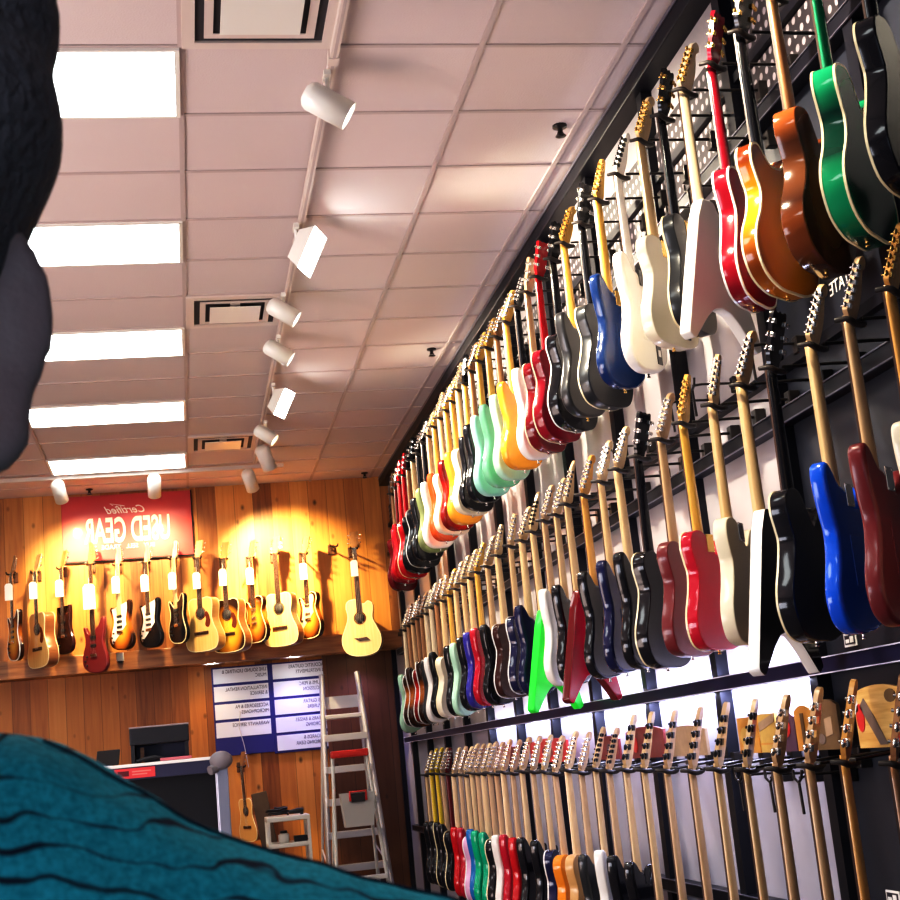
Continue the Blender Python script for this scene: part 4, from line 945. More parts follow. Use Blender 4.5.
# ------------------------------------------------------------------ red sign
sg = empty('sign', (-0.493, BW-0.03, 3.70)); tag(sg, 'red USED GEAR sign in mirrored white lettering high on the wooden wall', 'sign')
M_sign = pm('sign_red', (0.55, 0.06, 0.07), 0.4, coat=0.1, vary=0.05, vscale=2)
MB().bbox(-0.625, 0.0, 0.0, 0.625, 0.028, 0.645, 0.004).obj('board', M_sign, sg)
MB().box(-0.63, -0.004, -0.012, 0.63, 0.028, 0.0).box(0.625, -0.004, 0.0, 0.635, 0.028, 0.645).obj('frame', M_rail, sg)
M_let = pm('sign_lettering', (0.90, 0.82, 0.74), 0.5)
def put_text(txt, size, parent, x, z, m, name='lettering', shear=0.0, y=-0.003, align='CENTER', sx=1.0, mirror=True, bold=0.0):
    o = link(name, text_mesh(txt, size, mirror, shear, 0.002, align, name, bold), parent, m); o.location = (x, y, z); o.scale = (sx, 1, 1); return o
put_text('USED GEAR', 0.345, sg, 0.0, 0.175, M_let, sx=0.46, bold=0.007)
put_text('Certified', 0.105, sg, 0.0, 0.455, M_let, 'script_lettering', 0.5, bold=0.001)
MB().tube([(-0.13, -0.003, 0.535), (-0.16, -0.003, 0.555), (-0.02, -0.003, 0.525)], 0.005, 6).obj('script_flourish', M_let, sg)
put_text('BUY   SELL   TRADE', 0.06, sg, 0.0, 0.105, M_let, 'small_lettering')

# department directory
dr = empty('directory_board', (0.82, 14.755, 1.71)); tag(dr, 'dark blue department directory board with white mirrored name strips', 'sign')
M_blue = pm('directory_blue', (0.03, 0.028, 0.20), 0.5); M_strip = pm('directory_strip', (0.82, 0.82, 0.88), 0.5); M_ink = pm('ink', (0.10, 0.09, 0.14), 0.7)
MB().bbox(-0.58, -0.03, 0.02, 0.0, 0.0, 0.90, 0.004).obj('panel', M_blue, dr); MB().bbox(0.0, -0.03, 0.0, 0.58, 0.0, 0.90, 0.004).obj('panel', M_blue, dr)
T1 = [('LIVE SOUND LIGHTING &', 'MUSIC'), ('INSTALLATION RENTAL', '& SERVICE'), ('ACCESSORIES & PA', 'MICROPHONES'), ('WARRANTY SERVICE', '')]
T2 = [('ACOUSTIC GUITARS', '& INSTRUMENTS'), ('DRUMS & PERC', 'PERCUSSION'), ('BASS GUITAR', 'AMPLIFIERS'), ('GUITARS & BASSES', 'RECORDING'), ('KEYBOARDS &', 'RECORDING GEAR')]
for (x0, x1, T, H) in ((-0.565, -0.02, T1, 0.178), (0.03, 0.565, T2, 0.178)):
    for i, (a, b_) in enumerate(T):
        z1 = 0.885-i*H
        s = MB().bbox(x0, -0.036, z1-H+0.028, x1, -0.03, z1, 0.001).obj('name_strip', M_strip, dr)
        for j, tx in enumerate((a, b_)):
            if tx: put_text(tx, 0.050, s, x1-0.012, z1-0.052-j*0.055, M_ink, 'printed_name', y=-0.037, align='LEFT', sx=0.78)

# soffit downlights
for (x, lb) in ((0.24, 'left recessed downlight under the ledge'), (1.05, 'recessed downlight above the directory board'), (1.70, 'right recessed downlight above the ladder')):
    t = empty('downlight', (x, 14.42, 2.64)); tag(t, lb, 'downlight', 'recessed downlights under the ledge')
    MB().lathe([(0.10, 0.002), (0.10, -0.012), (0.075, -0.012), (0.07, -0.002)], 24).obj('trim_ring', M_white, t)
    MB().lathe([(0.07, -0.004), (0.0, -0.004)], 20).obj('lens', M_hot if x != 1.7 else M_warm, t)
    ld = bpy.data.lights.new('downlight_beam', 'SPOT'); ld.energy = 22 if x > 0.5 else 9; ld.color = (0.50, 0.42, 1.0) if x > 0.5 else (1.0, 0.62, 0.3); ld.spot_size = math.radians(125); ld.spot_blend = 0.8; ld.shadow_soft_size = 0.06
    lo = bpy.data.objects.new('downlight_beam', ld); COL.objects.link(lo); lo.parent = t; lo.location = (0, 0, -0.03)

# ------------------------------------------------------------------ tall black display unit and what stands on it
du = empty('display_cabinet', (-0.55, 9.9, 0)); tag(du, 'tall black open display cabinet with pale top edge, behind the shoulder', 'cabinet')
M_bk = pm('laminate_black', (0.012, 0.012, 0.018), 0.45); M_nv = pm('fascia_navy', (0.035, 0.035, 0.08), 0.4); M_al = pm('brushed_aluminium', (0.30, 0.31, 0.38), 0.35, metal=0.6)
MB().bbox(-0.85, -0.31, 1.655, 0.78, 0.30, 1.675, 0.003).obj('top', M_white_pl, du)
MB().box(-0.84, -0.30, 1.575, 0.76, 0.29, 1.655).obj('fascia', M_nv, du)
MB().box(-0.84, 0.24, 0.05, 0.70, 0.28, 1.575).obj('back_panel', M_bk, du)
MB().box(-0.84, -0.28, 0.03, 0.70, 0.24, 0.07).box(-0.84, -0.20, 0.75, 0.70, 0.24, 0.78).obj('shelf', M_bk, du)
MB().bbox(0.70, -0.32, 0.0, 0.775, -0.24, 1.60, 0.006).obj('post', M_al, du); MB().bbox(0.70, 0.22, 0.0, 0.775, 0.29, 1.575, 0.006).obj('post', M_al, du)
MB().bbox(-0.84, -0.29, 0.0, -0.79, 0.28, 1.575, 0.006).obj('side_panel', M_bk, du)
sw = MB().ball((0.735, -0.33, 1.645), (0.075, 0.05, 0.06), 16).tube([(0.70, -0.33, 1.60), (0.66, -0.36, 1.585)], 0.03, 10).obj('lamp_knuckle', pm('grey_plastic', (0.22, 0.20, 0.22), 0.5), du)
M_lbl = pm('label_red', (0.75, 0.06, 0.07), 0.5)
lb_ = MB().box(0.06, -0.306, 1.585, 0.315, -0.301, 1.648).obj('shelf_label', M_lbl, du); lb_['label'] = 'red label with a dark mark'
MB().bbox(0.08, -0.310, 1.600, 0.15, -0.306, 1.633, 0.001).obj('printed_mark', pm('mark_dark', (0.12, 0.01, 0.02), 0.6), lb_)
MB().box(0.17, -0.3075, 1.622, 0.29, -0.306, 1.630).box(0.17, -0.3075, 1.604, 0.265, -0.306, 1.612).obj('printed_line', pm('mark_pale', (0.75, 0.25, 0.22), 0.6), lb_)
hu = empty('monitor_riser', (-0.20, 9.83, 1.6765)); tag(hu, 'black box-shaped riser with open front on top of the black cabinet', 'riser')
MB().bbox(-0.19, -0.15, 0.115, 0.19, 0.15, 0.225, 0.006).obj('box', M_bk, hu)
MB().box(-0.185, -0.14, 0.0, -0.160, 0.14, 0.116).obj('leg', M_bk, hu); MB().box(0.160, -0.14, 0.0, 0.185, 0.14, 0.116).obj('leg', M_bk, hu)
MB().box(-0.16, 0.10, 0.0, 0.16, 0.12, 0.116).obj('back', M_nv, hu); MB().box(-0.13, -0.02, 0.0, -0.105, 0.0, 0.10).obj('divider', M_ledge, hu)
MB().bbox(-0.192, -0.152, 0.222, 0.192, 0.152, 0.232, 0.003).obj('lid', pm('grey_lid', (0.30, 0.24, 0.24), 0.4), hu)
tb = empty('tablet', (-0.54, 9.72, 1.676), math.radians(-12)); tag(tb, 'small black tilted tablet on a stand at the left of the black cabinet', 'tablet')
Mt = Matrix.Rotation(math.radians(-28), 4, 'X')
MB().bbox(-0.075, -0.006, 0.004, 0.075, 0.006, 0.115, 0.004, M=Mt).obj('screen', M_black_pl, tb); MB().box(-0.02, 0.0, 0.0, 0.02, 0.06, 0.012).obj('stand', M_al, tb)
t = empty('clipboard', (-0.10, 9.62, 1.6765)); tag(t, 'pink sheet lying on the black cabinet in front of the riser', 'paper')
MB().bbox(-0.10, -0.03, 0, 0.10, 0.05, 0.018, 0.003).obj('sheet', pm('pink_sheet', (0.62, 0.18, 0.22), 0.6), t)
t = empty('telephone_handset', (-0.27, 9.62, 1.676)); tag(t, 'small dark handset lying in front of the riser', 'handset')
MB().tube([(-0.08, 0, 0.012), (-0.02, 0, 0.024), (0.04, 0, 0.028), (0.09, 0, 0.018)], [0.010, 0.014, 0.013, 0.008], 10).obj('handle', M_bk, t)

# ------------------------------------------------------------------ back corner: ladders, cart, leaning pieces
M_lad = pm('ladder_aluminium', (0.60, 0.58, 0.62), 0.35, metal=0.5); M_red = pm('red_plastic', (0.75, 0.045, 0.035), 0.35)
ld_ = empty('step_ladder', (1.46, 14.1, 0)); tag(ld_, 'tall silver aluminium step ladder against the dark corner', 'ladder')
def lx(z, s): return s*(0.30-0.135*z/2.4) + (0.02 if s > 0 else 0.0)
for s, w in ((-1, 'side_rail'), (1, 'side_rail')):
    MB().tube([(lx(0, s), -0.42, 0), (lx(2.42, s), 0.10, 2.42)], 0.028, 4).obj(w, M_lad, ld_)
for z in (0.30, 0.60, 0.90, 1.20, 1.50, 1.80):
    yy = -0.42+0.52*z/2.42
    MB().bbox(lx(z, -1), yy-0.05, z-0.035, lx(z, 1), yy+0.05, z+0.03, 0.004).obj('step', M_lad, ld_)
MB().bbox(-0.19, 0.00, 1.98, 0.21, 0.20, 2.02, 0.005).box(-0.18, 0.02, 2.02, -0.16, 0.16, 2.22).box(0.18, 0.02, 2.02, 0.20, 0.16, 2.22).obj('platform', M_lad, ld_)
MB().box(-0.16, 0.12, 2.08, 0.18, 0.14, 2.20).obj('tool_tray', M_lad, ld_)
for s in (-1, 1):
    MB().tube([(s*0.30, 0.50, 0), (s*0.19, 0.14, 1.98)], 0.016, 6).obj('rear_leg', M_lad, ld_)
    MB().tube([(lx(0.6, s), -0.29, 0.6), (s*0.26, 0.37, 0.75)], 0.010, 6).obj('brace', M_lad, ld_)
sl = empty('small_step_ladder', (1.40, 13.2, 0)); tag(sl, 'smaller folding step ladder with bright red top cap in front of the tall ladder', 'ladder')
MB().bbox(-0.17, -0.06, 1.60, 0.17, 0.08, 1.665, 0.012).bbox(-0.10, -0.066, 1.615, 0.10, -0.05, 1.645, 0.004).obj('top_cap', M_red, sl)
for s in (-1, 1):
    MB().tube([(s*0.155, 0, 1.61), (s*0.155+s*0.10, -0.40, 0.0)], 0.018, 6).obj('leg', M_white, sl)
    MB().tube([(s*0.145, 0.03, 1.61), (s*0.23, 0.40, 0.0)], 0.014, 6).obj('rear_leg', M_white, sl)
for z in (0.28, 0.56):
    u = 1-z/1.61; MB().bbox(-0.155-0.10*u, -0.40*u-0.06, z-0.02, 0.155+0.10*u, -0.40*u+0.06, z+0.015, 0.004).obj('step', M_white, sl)
bk = empty('bucket', (1.41, 12.93, 1.0)); tag(bk, 'square translucent white tub with red handle hung on the small ladder', 'bucket')
M_tub = pm('tub_plastic', (0.66, 0.64, 0.60), 0.45)
MB().add([(-0.125, -0.07, 0), (0.125, -0.07, 0), (0.125, 0.08, 0), (-0.125, 0.08, 0), (-0.15, -0.09, 0.29), (0.15, -0.09, 0.29), (0.15, 0.10, 0.29), (-0.15, 0.10, 0.29), (-0.143, -0.083, 0.29), (0.143, -0.083, 0.29), (0.143, 0.093, 0.29), (-0.143, 0.093, 0.29), (-0.12, -0.063, 0.02), (0.12, -0.063, 0.02), (0.12, 0.073, 0.02), (-0.12, 0.073, 0.02)],
         [(0, 3, 2, 1), (0, 1, 5, 4), (1, 2, 6, 5), (2, 3, 7, 6), (3, 0, 4, 7), (4, 5, 9, 8), (5, 6, 10, 9), (6, 7, 11, 10), (7, 4, 8, 11), (8, 9, 13, 12), (9, 10, 14, 13), (10, 11, 15, 14), (11, 8, 12, 15), (12, 13, 14, 15)]).obj('tub', M_tub, bk)
MB().tube([(-0.07, -0.095, 0.22), (-0.07, -0.10, 0.30), (0.07, -0.10, 0.30), (0.07, -0.095, 0.22)], 0.011, 8).obj('handle', M_red, bk)
MB().box(-0.06, -0.098, 0.21, 0.06, -0.086, 0.285).obj('notch', M_dark, bk)
ct = empty('utility_cart', (0.83, 13.6, 0)); tag(ct, 'white utility cart piled with small gear against the orange boards', 'cart')
MB().bbox(-0.20, -0.22, 1.09, 0.19, 0.22, 1.135, 0.008).obj('top_tray', M_white, ct); MB().bbox(-0.20, -0.22, 0.86, 0.19, 0.22, 0.90, 0.008).obj('lower_tray', M_white, ct); MB().bbox(-0.20, -0.22, 0.30, 0.19, 0.22, 0.34, 0.008).obj('lower_tray', M_white, ct)
for sx in (-0.185, 0.175):
    for sy in (-0.205, 0.205):
        q = MB().bbox(sx-0.014, sy-0.014, 0.06, sx+0.014, sy+0.014, 1.10, 0.003).obj('leg', M_white, ct)
        MB().lathe([(0.0, -0.012), (0.03, -0.012), (0.03, 0.012), (0.0, 0.012)], 14, M=Matrix.Translation((sx, sy, 0.03)) @ Matrix.Rotation(PI/2, 4, 'X')).obj('caster', M_bk, q)
t = empty('cable_coil', (0.74, 13.50, 1.135)); tag(t, 'dark coil of cable heaped on the white cart', 'cable')
mb = MB(); pts = [(0.09*math.cos(a*0.5)*(1+0.15*math.sin(a*1.7)), 0.07*math.sin(a*0.5), 0.012+0.004*a/2+0.01*abs(math.sin(a))) for a in range(30)]; mb.tube(pts, 0.011, 6).obj('coil', M_bk, t)
t = empty('hand_drill', (0.92, 13.48, 1.135)); tag(t, 'dark hand tool lying on the right of the white cart', 'tool')
MB().tube([(-0.08, 0, 0.03), (0.0, 0, 0.035), (0.05, 0, 0.035)], [0.018, 0.026, 0.024], 10).obj('barrel', M_bk, t); MB().bbox(0.02, -0.015, 0.0, 0.05, 0.015, 0.03, 0.006).obj('grip', M_bk, t)
t = empty('small_bottle', (0.78, 13.5, 0.9012)); tag(t, 'small pale round jar on the lower tray of the white cart', 'jar')
MB().lathe([(0.0, 0.0), (0.045, 0.0), (0.05, 0.02), (0.05, 0.07), (0.03, 0.085), (0.0, 0.085)], 16).obj('jar', M_tub, t); MB().lathe([(0.0, 0.105), (0.032, 0.105), (0.034, 0.083), (0.0, 0.083)], 14).obj('lid', M_bk, t)
t = empty('power_supply', (0.93, 13.5, 0.9012)); tag(t, 'black power supply on the lower tray of the white cart', 'gear')
MB().bbox(-0.06, -0.06, 0.0, 0.06, 0.06, 0.05, 0.006).obj('case', M_bk, t); MB().tube([(0.06, 0, 0.02), (0.09, 0.02, 0.01), (0.07, 0.08, 0.008)], 0.005, 6).obj('lead', M_bk, t)
t = empty('leaning_board', (0.80, 14.0, 0)); tag(t, 'tall thin dark board leaning between the hung guitar and the white cart', 'board')
MB().bbox(-0.075, -0.02, 0.0, 0.075, 0.02, 1.38, 0.006, M=Matrix.Rotation(math.radians(-8), 4, 'Y') @ Matrix.Rotation(math.radians(-8), 4, 'X')).obj('board', pm('dark_ply', (0.06, 0.035, 0.025), 0.6, vary=0.3), t); MB().box(-0.06, -0.028, 0.0, 0.06, -0.005, 0.10).obj('foot', M_bk, t)
g = acoustic('acoustic_guitar', 'dreadnought', 'natural', 'brown', S_mah, False)
g.location = (0.47, 14.52, 1.62); g.rotation_euler = (math.radians(-3), 0, math.radians(180-60)); g.scale = (0.8, 0.8, 0.8)
tag(g, 'dull brown small acoustic guitar hanging edge-on low on the orange boards by the cabinet post', 'acoustic guitar')
wall_hook(0.47, 1.61, 'dark hook holding the low dull brown acoustic guitar', 14.76)
t = empty('wire', (0.50, 14.69, 1.72)); tag(t, 'thin pale cable dangling in front of the blue directory board', 'cable')
MB().tube([(0.0, 0, 0.42), (-0.02, 0, 0.28), (0.02, 0, 0.10), (0.05, 0, -0.12)], 0.004, 6).obj('lead', M_tub, t); MB().tube([(0.0, 0, 0.42), (0.0, 0.025, 0.44)], 0.004, 6).obj('plug', M_tub, t)

# ------------------------------------------------------------------ person close to the camera at the left
def blobmesh(name, items, voxel=0.010, smooth=6):
    """union of tapered capsules and ellipsoids fused into one continuous skin"""
    mb = MB()
    for it in items:
        if it[0] == 'b': mb.ball(it[1], it[2], 20)
        else:
            pts, rad = it[1], it[2]
            for i in range(len(pts)-1):
                a, b_ = Vector(pts[i]), Vector(pts[i+1]); ra, rb = rad[i], rad[i+1]
                n = max(2, int((b_-a).length/(min(ra, rb)*0.35)))
                for k in range(n+1):
                    s = k/n; p = a.lerp(b_, s); mb.ball(p, ra+(rb-ra)*s, 16)
    me = mb.mesh(name)
    o = bpy.data.objects.new(name, me); COL.objects.link(o)
    r = o.modifiers.new('r', 'REMESH'); r.mode = 'VOXEL'; r.voxel_size = voxel; r.use_smooth_shade = True
    s = o.modifiers.new('s', 'SMOOTH'); s.factor = 0.5; s.iterations = smooth
    dg = bpy.context.evaluated_depsgraph_get(); dg.update()
    m2 = bpy.data.meshes.new_from_object(o.evaluated_get(dg)); m2.name = name
    bpy.data.objects.remove(o); bpy.data.meshes.remove(me)
    for p in m2.polygons: p.use_smooth = True
    return m2
M_skin = pm('skin', (0.42, 0.33, 0.33), 0.5, vary=0.12, vscale=40, bump=0.1, bscale=250)
M_hair = pm('hair', (0.17, 0.16, 0.18), 0.65, bump=0.6, bscale=180)
def shirt_mat():
    m, nt, b = new_mat('teal_striped_cloth')
    b.inputs['Roughness'].default_value = 0.85
    tc = N(nt, 'ShaderNodeTexCoord'); sp = N(nt, 'ShaderNodeSeparateXYZ'); nt.links.new(tc.outputs['Object'], sp.inputs[0])
    n1 = N(nt, 'ShaderNodeTexNoise'); n1.inputs['Scale'].default_value = 26; n1.inputs['Detail'].default_value = 2.0
    mp = N(nt, 'ShaderNodeMapping'); mp.inputs['Scale'].default_value = (1.0, 1.0, 0.6); nt.links.new(tc.outputs['Object'], mp.inputs[0]); nt.links.new(mp.outputs[0], n1.inputs['Vector'])
    zz = math_node(nt, 'ADD', sp.outputs[2], math_node(nt, 'MULTIPLY', sp.outputs[0], 0.22))
    zz = math_node(nt, 'ADD', zz, math_node(nt, 'MULTIPLY', math_node(nt, 'SUBTRACT', n1.outputs['Fac'], 0.5), 0.030))
    f = math_node(nt, 'FRACT', math_node(nt, 'DIVIDE', zz, 0.0098))
    d = math_node(nt, 'ABSOLUTE', math_node(nt, 'SUBTRACT', f, 0.5))
    n2 = N(nt, 'ShaderNodeTexNoise'); n2.inputs['Scale'].default_value = 34; nt.links.new(tc.outputs['Object'], n2.inputs['Vector'])
    wdt = math_node(nt, 'MULTIPLY', math_node(nt, 'SUBTRACT', n2.outputs['Fac'], 0.38), 0.42)
    st = N(nt, 'ShaderNodeMapRange'); st.inputs[1].default_value = -0.05; st.inputs[2].default_value = 0.05
    nt.links.new(math_node(nt, 'SUBTRACT', wdt, d), st.inputs[0])
    n3 = N(nt, 'ShaderNodeTexNoise'); n3.inputs['Scale'].default_value = 420; nt.links.new(tc.outputs['Object'], n3.inputs['Vector'])
    base = ramp(nt, [(0.3, (0.002, 0.33, 0.42)), (0.7, (0.03, 0.56, 0.66))]); nt.links.new(n3.outputs['Fac'], base.inputs[0])
    mx = N(nt, 'ShaderNodeMix', data_type='RGBA'); mx.inputs[7].default_value = (0.006, 0.018, 0.05, 1)
    nt.links.new(st.outputs[0], mx.inputs[0]); nt.links.new(base.outputs[0], mx.inputs[6]); nt.links.new(mx.outputs[2], b.inputs['Base Color'])
    n4 = N(nt, 'ShaderNodeTexNoise'); n4.inputs['Scale'].default_value = 600; nt.links.new(tc.outputs['Object'], n4.inputs['Vector'])
    bp = N(nt, 'ShaderNodeBump'); bp.inputs['Strength'].default_value = 0.35; bp.inputs['Distance'].default_value = 0.002
    nt.links.new(n4.outputs['Fac'], bp.inputs['Height']); nt.links.new(bp.outputs['Normal'], b.inputs['Normal'])
    return m
PX, PY = -0.1436, 0.50          # head centre line
cx = -0.13
arm_r = [(0.072, 0.475, 1.448), (0.115, 0.475, 1.40), (0.165, 0.47, 1.28), (0.20, 0.46, 1.15), (0.205, 0.40, 1.02), (0.20, 0.33, 0.90)]
arm_l = [(cx-(p[0]-cx), p[1], p[2]-0.01) for p in arm_r]
def hand(sgn, w):
    x, y, z = w; it = [('c', [(x, y, z), (x, y-0.03, z-0.045), (x, y-0.05, z-0.09)], [0.027, 0.034, 0.032])]
    for k, (dy, L) in enumerate(((0.030, 0.072), (0.010, 0.082), (-0.010, 0.076), (-0.030, 0.058))):
        bx = (x, y-0.05+dy*0.9, z-0.10)
        it.append(('c', [bx, (x-sgn*0.006, bx[1]-0.012, bx[2]-L*0.5), (x-sgn*0.020, bx[1]-0.016, bx[2]-L)], [0.0092, 0.0085, 0.0072]))
    it.append(('c', [(x, y-0.045, z-0.035), (x-sgn*0.02, y-0.085, z-0.065), (x-sgn*0.024, y-0.095, z-0.10)], [0.013, 0.011, 0.008]))
    return it
hips = [(cx-0.09, 0.50, 0.95), (cx+0.09, 0.50, 0.95)]
body_items = [
 ('b', (PX, PY, 1.735), (0.076, 0.094, 0.098)), ('b', (PX, PY-0.018, 1.665), (0.064, 0.075, 0.072)), ('b', (PX, PY-0.045, 1.615), (0.042, 0.045, 0.036)),
 ('b', (PX, PY-0.088, 1.675), (0.013, 0.022, 0.026)), ('b', (PX, PY-0.106, 1.668), (0.015, 0.013, 0.012)), ('b', (PX, PY-0.085, 1.717), (0.050, 0.012, 0.012)),
 ('b', (PX+0.034, PY-0.068, 1.675), (0.026, 0.020, 0.020)), ('b', (PX-0.034, PY-0.068, 1.675), (0.026, 0.020, 0.020)),
 ('b', (PX, PY-0.088, 1.640), (0.024, 0.010, 0.006)), ('b', (PX, PY-0.086, 1.628), (0.021, 0.010, 0.007)),
 # neck and trunk
 ('c', [(PX, PY+0.01, 1.64), (PX+0.005, PY+0.015, 1.52)], [0.056, 0.062]),
 ('c', [(cx-0.14, 0.50, 1.42), (cx+0.14, 0.50, 1.42)], [0.07, 0.07]),
 ('c', [(cx, 0.50, 1.38), (cx, 0.50, 1.15), (cx, 0.50, 0.98)], [0.115, 0.10, 0.11]),
 ('c', [hips[0], (cx-0.10, 0.50, 0.52), (cx-0.105, 0.52, 0.10)], [0.085, 0.058, 0.042]), ('c', [hips[1], (cx+0.10, 0.50, 0.52), (cx+0.105, 0.52, 0.10)], [0.085, 0.058, 0.042]),
 ('c', [(cx-0.105, 0.53, 0.05), (cx-0.115, 0.38, 0.035)], [0.04, 0.032]), ('c', [(cx+0.105, 0.53, 0.05), (cx+0.115, 0.38, 0.035)], [0.04, 0.032]),
 ('c', arm_r, [0.05, 0.05, 0.044, 0.038, 0.034, 0.026]), ('c', arm_l, [0.05, 0.05, 0.044, 0.038, 0.034, 0.026]),
] + hand(1, (0.20, 0.32, 0.89)) + hand(-1, (cx-(0.20-cx), 0.32, 0.88))
for s in (1, -1):     # ears: rim, bowl, lobe
    ex = PX+s*0.0712
    rim = [(0.004, 0.004, 1.700), (0.000, -0.004, 1.722), (0.004, -0.004, 1.738), (0.012, 0.000, 1.747), (0.020, 0.006, 1.744), (0.0255, 0.011, 1.733), (0.0275, 0.013, 1.720), (0.0262, 0.013, 1.708), (0.0225, 0.011, 1.697), (0.0190, 0.008, 1.687), (0.0170, 0.005, 1.678), (0.0160, 0.002, 1.671), (0.0120, 0.0, 1.665), (0.006, -0.002, 1.667), (0.000, -0.004, 1.674)]
    body_items += [('c', [(ex+s*a, PY+b_, c) for a, b_, c in rim], [0.0055]*3+[0.006]*7+[0.007, 0.0078, 0.008, 0.007, 0.007]),
                   ('b', (ex+s*0.011, PY+0.006, 1.712), (0.014, 0.004, 0.030)), ('b', (ex+s*0.010, PY+0.003, 1.682), (0.010, 0.006, 0.016)),
                   ('c', [(ex+s*0.004, PY, 1.674), (PX+s*0.064, PY-0.006, 1.645), (PX+s*0.055, PY-0.01, 1.625)], [0.010, 0.014, 0.02])]
person = link('person', blobmesh('person', body_items, 0.0038, 5), None, M_skin)
tag(person, 'person at the left edge in a teal striped shirt, head mostly out of frame', 'person')
hair_items = [('b', (PX, PY+0.015, 1.765), (0.096, 0.108, 0.090)), ('b', (PX, PY+0.05, 1.72), (0.085, 0.075, 0.085)), ('b', (PX+0.075, PY+0.005, 1.790), (0.036, 0.05, 0.045)), ('b', (PX-0.075, PY+0.005, 1.790), (0.036, 0.05, 0.045)), ('b', (PX+0.072, PY+0.01, 1.765), (0.030, 0.035, 0.028)), ('b', (PX-0.072, PY+0.01, 1.765), (0.030, 0.035, 0.028)), ('c', [(PX-0.06, PY+0.01, 1.835), (PX+0.06, PY+0.01, 1.835)], [0.052, 0.052])]
link('hair', blobmesh('hair', hair_items, 0.006, 8), person, M_hair)
for s in (-1, 1):
    MB().ball((PX+s*0.032, PY-0.074, 1.700), 0.0125, 14).obj('eye', M_white_pl, person)
    MB().ball((PX+s*0.032, PY-0.0835, 1.700), (0.006, 0.004, 0.006), 10).obj('iris', pm('iris', (0.04, 0.02, 0.01), 0.2), person)
shirt_items = [
 ('c', [(PX+0.008, 0.492, 1.510), (-0.064, 0.480, 1.513), (-0.030, 0.476, 1.488), (0.000, 0.475, 1.473), (0.040, 0.475, 1.459), (0.075, 0.475, 1.447), (0.110, 0.475, 1.425)], [0.058, 0.058, 0.058, 0.058, 0.057, 0.057, 0.056]),
 ('c', [(PX-0.008, 0.492, 1.500), (cx-0.072, 0.480, 1.500), (cx-0.13, 0.475, 1.479), (cx-0.205, 0.475, 1.450), (cx-0.24, 0.475, 1.425)], [0.060, 0.059, 0.058, 0.057, 0.056]),
 ('c', [(cx-0.12, 0.49, 1.40), (cx+0.12, 0.49, 1.40)], [0.11, 0.11]), ('c', [(cx-0.10, 0.49, 1.28), (cx+0.10, 0.49, 1.28)], [0.115, 0.115]),
 ('c', [(cx-0.09, 0.49, 1.15), (cx+0.09, 0.49, 1.15)], [0.112, 0.112]), ('c', [(cx-0.09, 0.49, 1.00), (cx+0.09, 0.49, 1.00)], [0.118, 0.118]), ('c', [(cx-0.095, 0.49, 0.93), (cx+0.095, 0.49, 0.93)], [0.12, 0.12]),
 ('c', [arm_r[1], arm_r[2], (0.185, 0.468, 1.21)], [0.060, 0.056, 0.056]), ('c', [arm_l[1], arm_l[2], (cx-(0.185-cx), 0.468, 1.20)], [0.060, 0.056, 0.056]),
]
sh = link('shirt', blobmesh('shirt', shirt_items, 0.005, 8), person, shirt_mat())
# soft folds running over the shoulder
for v in sh.data.vertices:
    if v.co.z > 1.40:
        d = math.sin(v.co.x*150+v.co.z*210+v.co.y*60)*0.5+math.sin(v.co.x*67-v.co.z*160+v.co.y*90)*0.5
        v.co.y -= 0.0012*d; v.co.z += 0.0005*d
from mathutils.bvhtree import BVHTree
bv = BVHTree.FromPolygons([v.co.copy() for v in sh.data.vertices], [tuple(p.vertices) for p in sh.data.polygons])
M_seam = pm('seam_thread', (0.006, 0.03, 0.06), 0.9)
def seam(pts, r):
    q = []
    for x, y in pts:
        h = bv.ray_cast(Vector((x, y, 1.75)), Vector((0, 0, -1)))
        if h[0] is not None: q.append(h[0]+Vector((0, 0, 0.0004)))
    if len(q) > 2: MB().tube(q, r, 6).obj('seam', M_seam, sh)
seam([(-0.045+0.006*i, 0.469) for i in range(24)], 0.0006)
seam([(-0.056-0.0004*i, 0.470-0.0035*i) for i in range(14)], 0.0004)
tro = [('c', [(cx-0.07, 0.50, 0.90), (cx+0.07, 0.50, 0.90)], [0.112, 0.112]), ('c', [(cx-0.09, 0.50, 0.88), (cx-0.10, 0.50, 0.52), (cx-0.105, 0.52, 0.10)], [0.102, 0.076, 0.064]), ('c', [(cx+0.09, 0.50, 0.88), (cx+0.10, 0.50, 0.52), (cx+0.105, 0.52, 0.10)], [0.102, 0.076, 0.064])]
link('trousers', blobmesh('trousers', tro, 0.010, 6), person, pm('denim', (0.03, 0.04, 0.08), 0.85, vary=0.2, vscale=60))
for s in (-1, 1):
    link('shoe', blobmesh('shoe', [('c', [(cx+s*0.105, 0.55, 0.055), (cx+s*0.112, 0.42, 0.048), (cx+s*0.118, 0.33, 0.042)], [0.053, 0.047, 0.042])], 0.008, 3), person, M_bk)

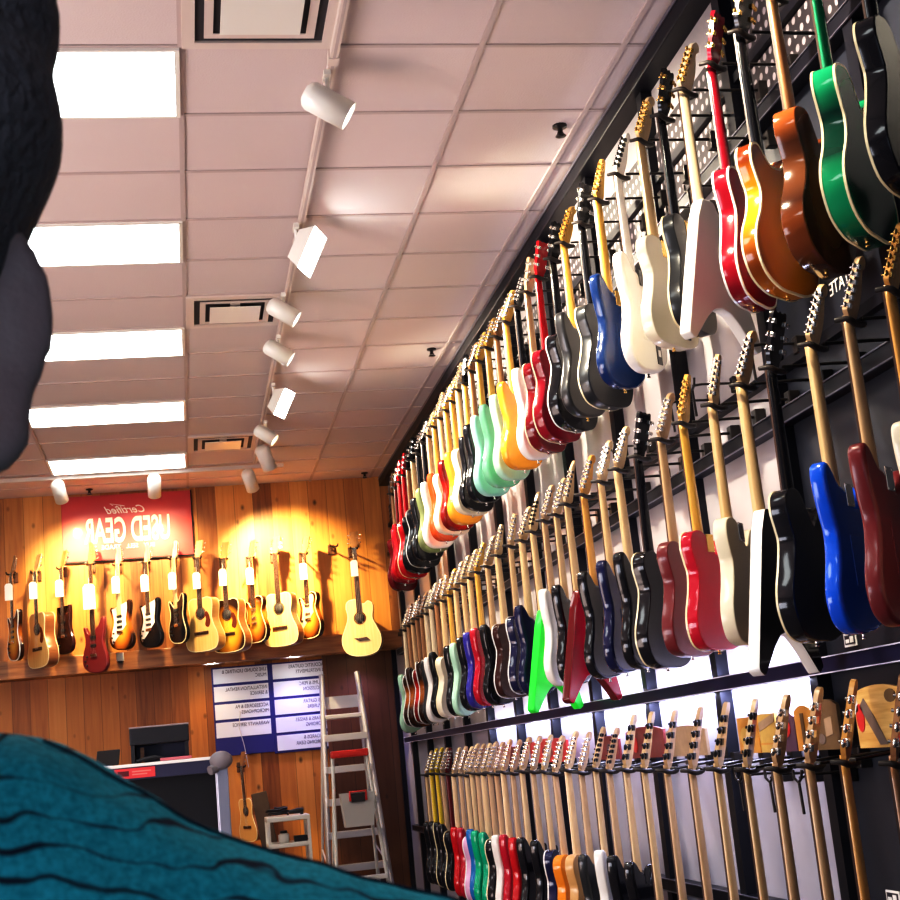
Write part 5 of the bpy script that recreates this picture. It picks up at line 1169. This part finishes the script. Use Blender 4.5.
# ------------------------------------------------------------------ light and camera
w = bpy.data.worlds.new('sky'); sc.world = w; w.use_nodes = True
wn = w.node_tree; bg = wn.nodes['Background']; bg.inputs[0].default_value = (0.75, 0.82, 1.0, 1); bg.inputs[1].default_value = 1.1
def area(name, loc, aim, sx, sy, power, colr):
    ld = bpy.data.lights.new(name, 'AREA'); ld.shape = 'RECTANGLE'; ld.size = sx; ld.size_y = sy; ld.energy = power; ld.color = colr
    o = bpy.data.objects.new(name, ld); COL.objects.link(o); o.location = loc
    o.rotation_euler = (Vector(aim)-Vector(loc)).to_track_quat('-Z', 'Y').to_euler(); return o
area('ceiling_fill', (-3.6, 5.5, 0.6), (-0.6, 7.0, 4.3), 2.5, 8.0, 420, (1.0, 0.80, 0.73))  # added fill lamp aimed up to brighten the ceiling, no real fixture
area('side_fill', (-4.6, 3.2, 1.7), (1.8, 5.2, 1.6), 2.2, 1.8, 110, (0.86, 0.88, 1.0))  # added fill lamp for necks and edges, standing in for unseen windows
# cool strip lamps fixed along the rail over the bottom row
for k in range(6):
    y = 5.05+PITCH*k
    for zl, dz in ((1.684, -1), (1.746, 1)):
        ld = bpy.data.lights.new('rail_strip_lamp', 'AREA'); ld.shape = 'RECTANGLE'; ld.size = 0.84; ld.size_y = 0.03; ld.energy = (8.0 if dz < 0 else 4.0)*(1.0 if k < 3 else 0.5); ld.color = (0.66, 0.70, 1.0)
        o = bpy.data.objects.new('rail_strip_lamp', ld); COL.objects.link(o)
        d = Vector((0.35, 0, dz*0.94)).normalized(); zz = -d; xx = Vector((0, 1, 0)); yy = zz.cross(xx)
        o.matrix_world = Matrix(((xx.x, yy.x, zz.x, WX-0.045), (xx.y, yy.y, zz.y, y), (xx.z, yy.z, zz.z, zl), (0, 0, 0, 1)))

cam = bpy.data.cameras.new('camera'); co = bpy.data.objects.new('camera', cam); COL.objects.link(co)
fwd = Vector((0.18899, 0.96005, 0.20636)).normalized(); rt = Vector((0.98041, -0.17260, -0.09489)); rt = (rt-fwd*rt.dot(fwd)).normalized(); up = rt.cross(fwd)
Mc = Matrix((( rt.x, up.x, -fwd.x, 0), (rt.y, up.y, -fwd.y, 0), (rt.z, up.z, -fwd.z, 1.55), (0, 0, 0, 1)))
co.matrix_world = Mc
cam.sensor_fit = 'HORIZONTAL'; cam.sensor_width = 36.0; cam.lens = 36.0*1430/900; cam.clip_start = 0.02
sc.camera = co
cam.dof.use_dof = True; cam.dof.focus_distance = 6.0; cam.dof.aperture_fstop = 40.0
sc.view_settings.view_transform = 'Standard'
sc.view_settings.look = 'None'
sc.view_settings.exposure = 0.30

sc.view_settings.use_curve_mapping = True
cm = sc.view_settings.curve_mapping
cv = cm.curves[3]
cv.points[0].location = (0.0, 0.0); cv.points[1].location = (1.0, 1.12)
for p in ((0.06, 0.030), (0.22, 0.185), (0.5, 0.56)): cv.points.new(*p)
cm.update()
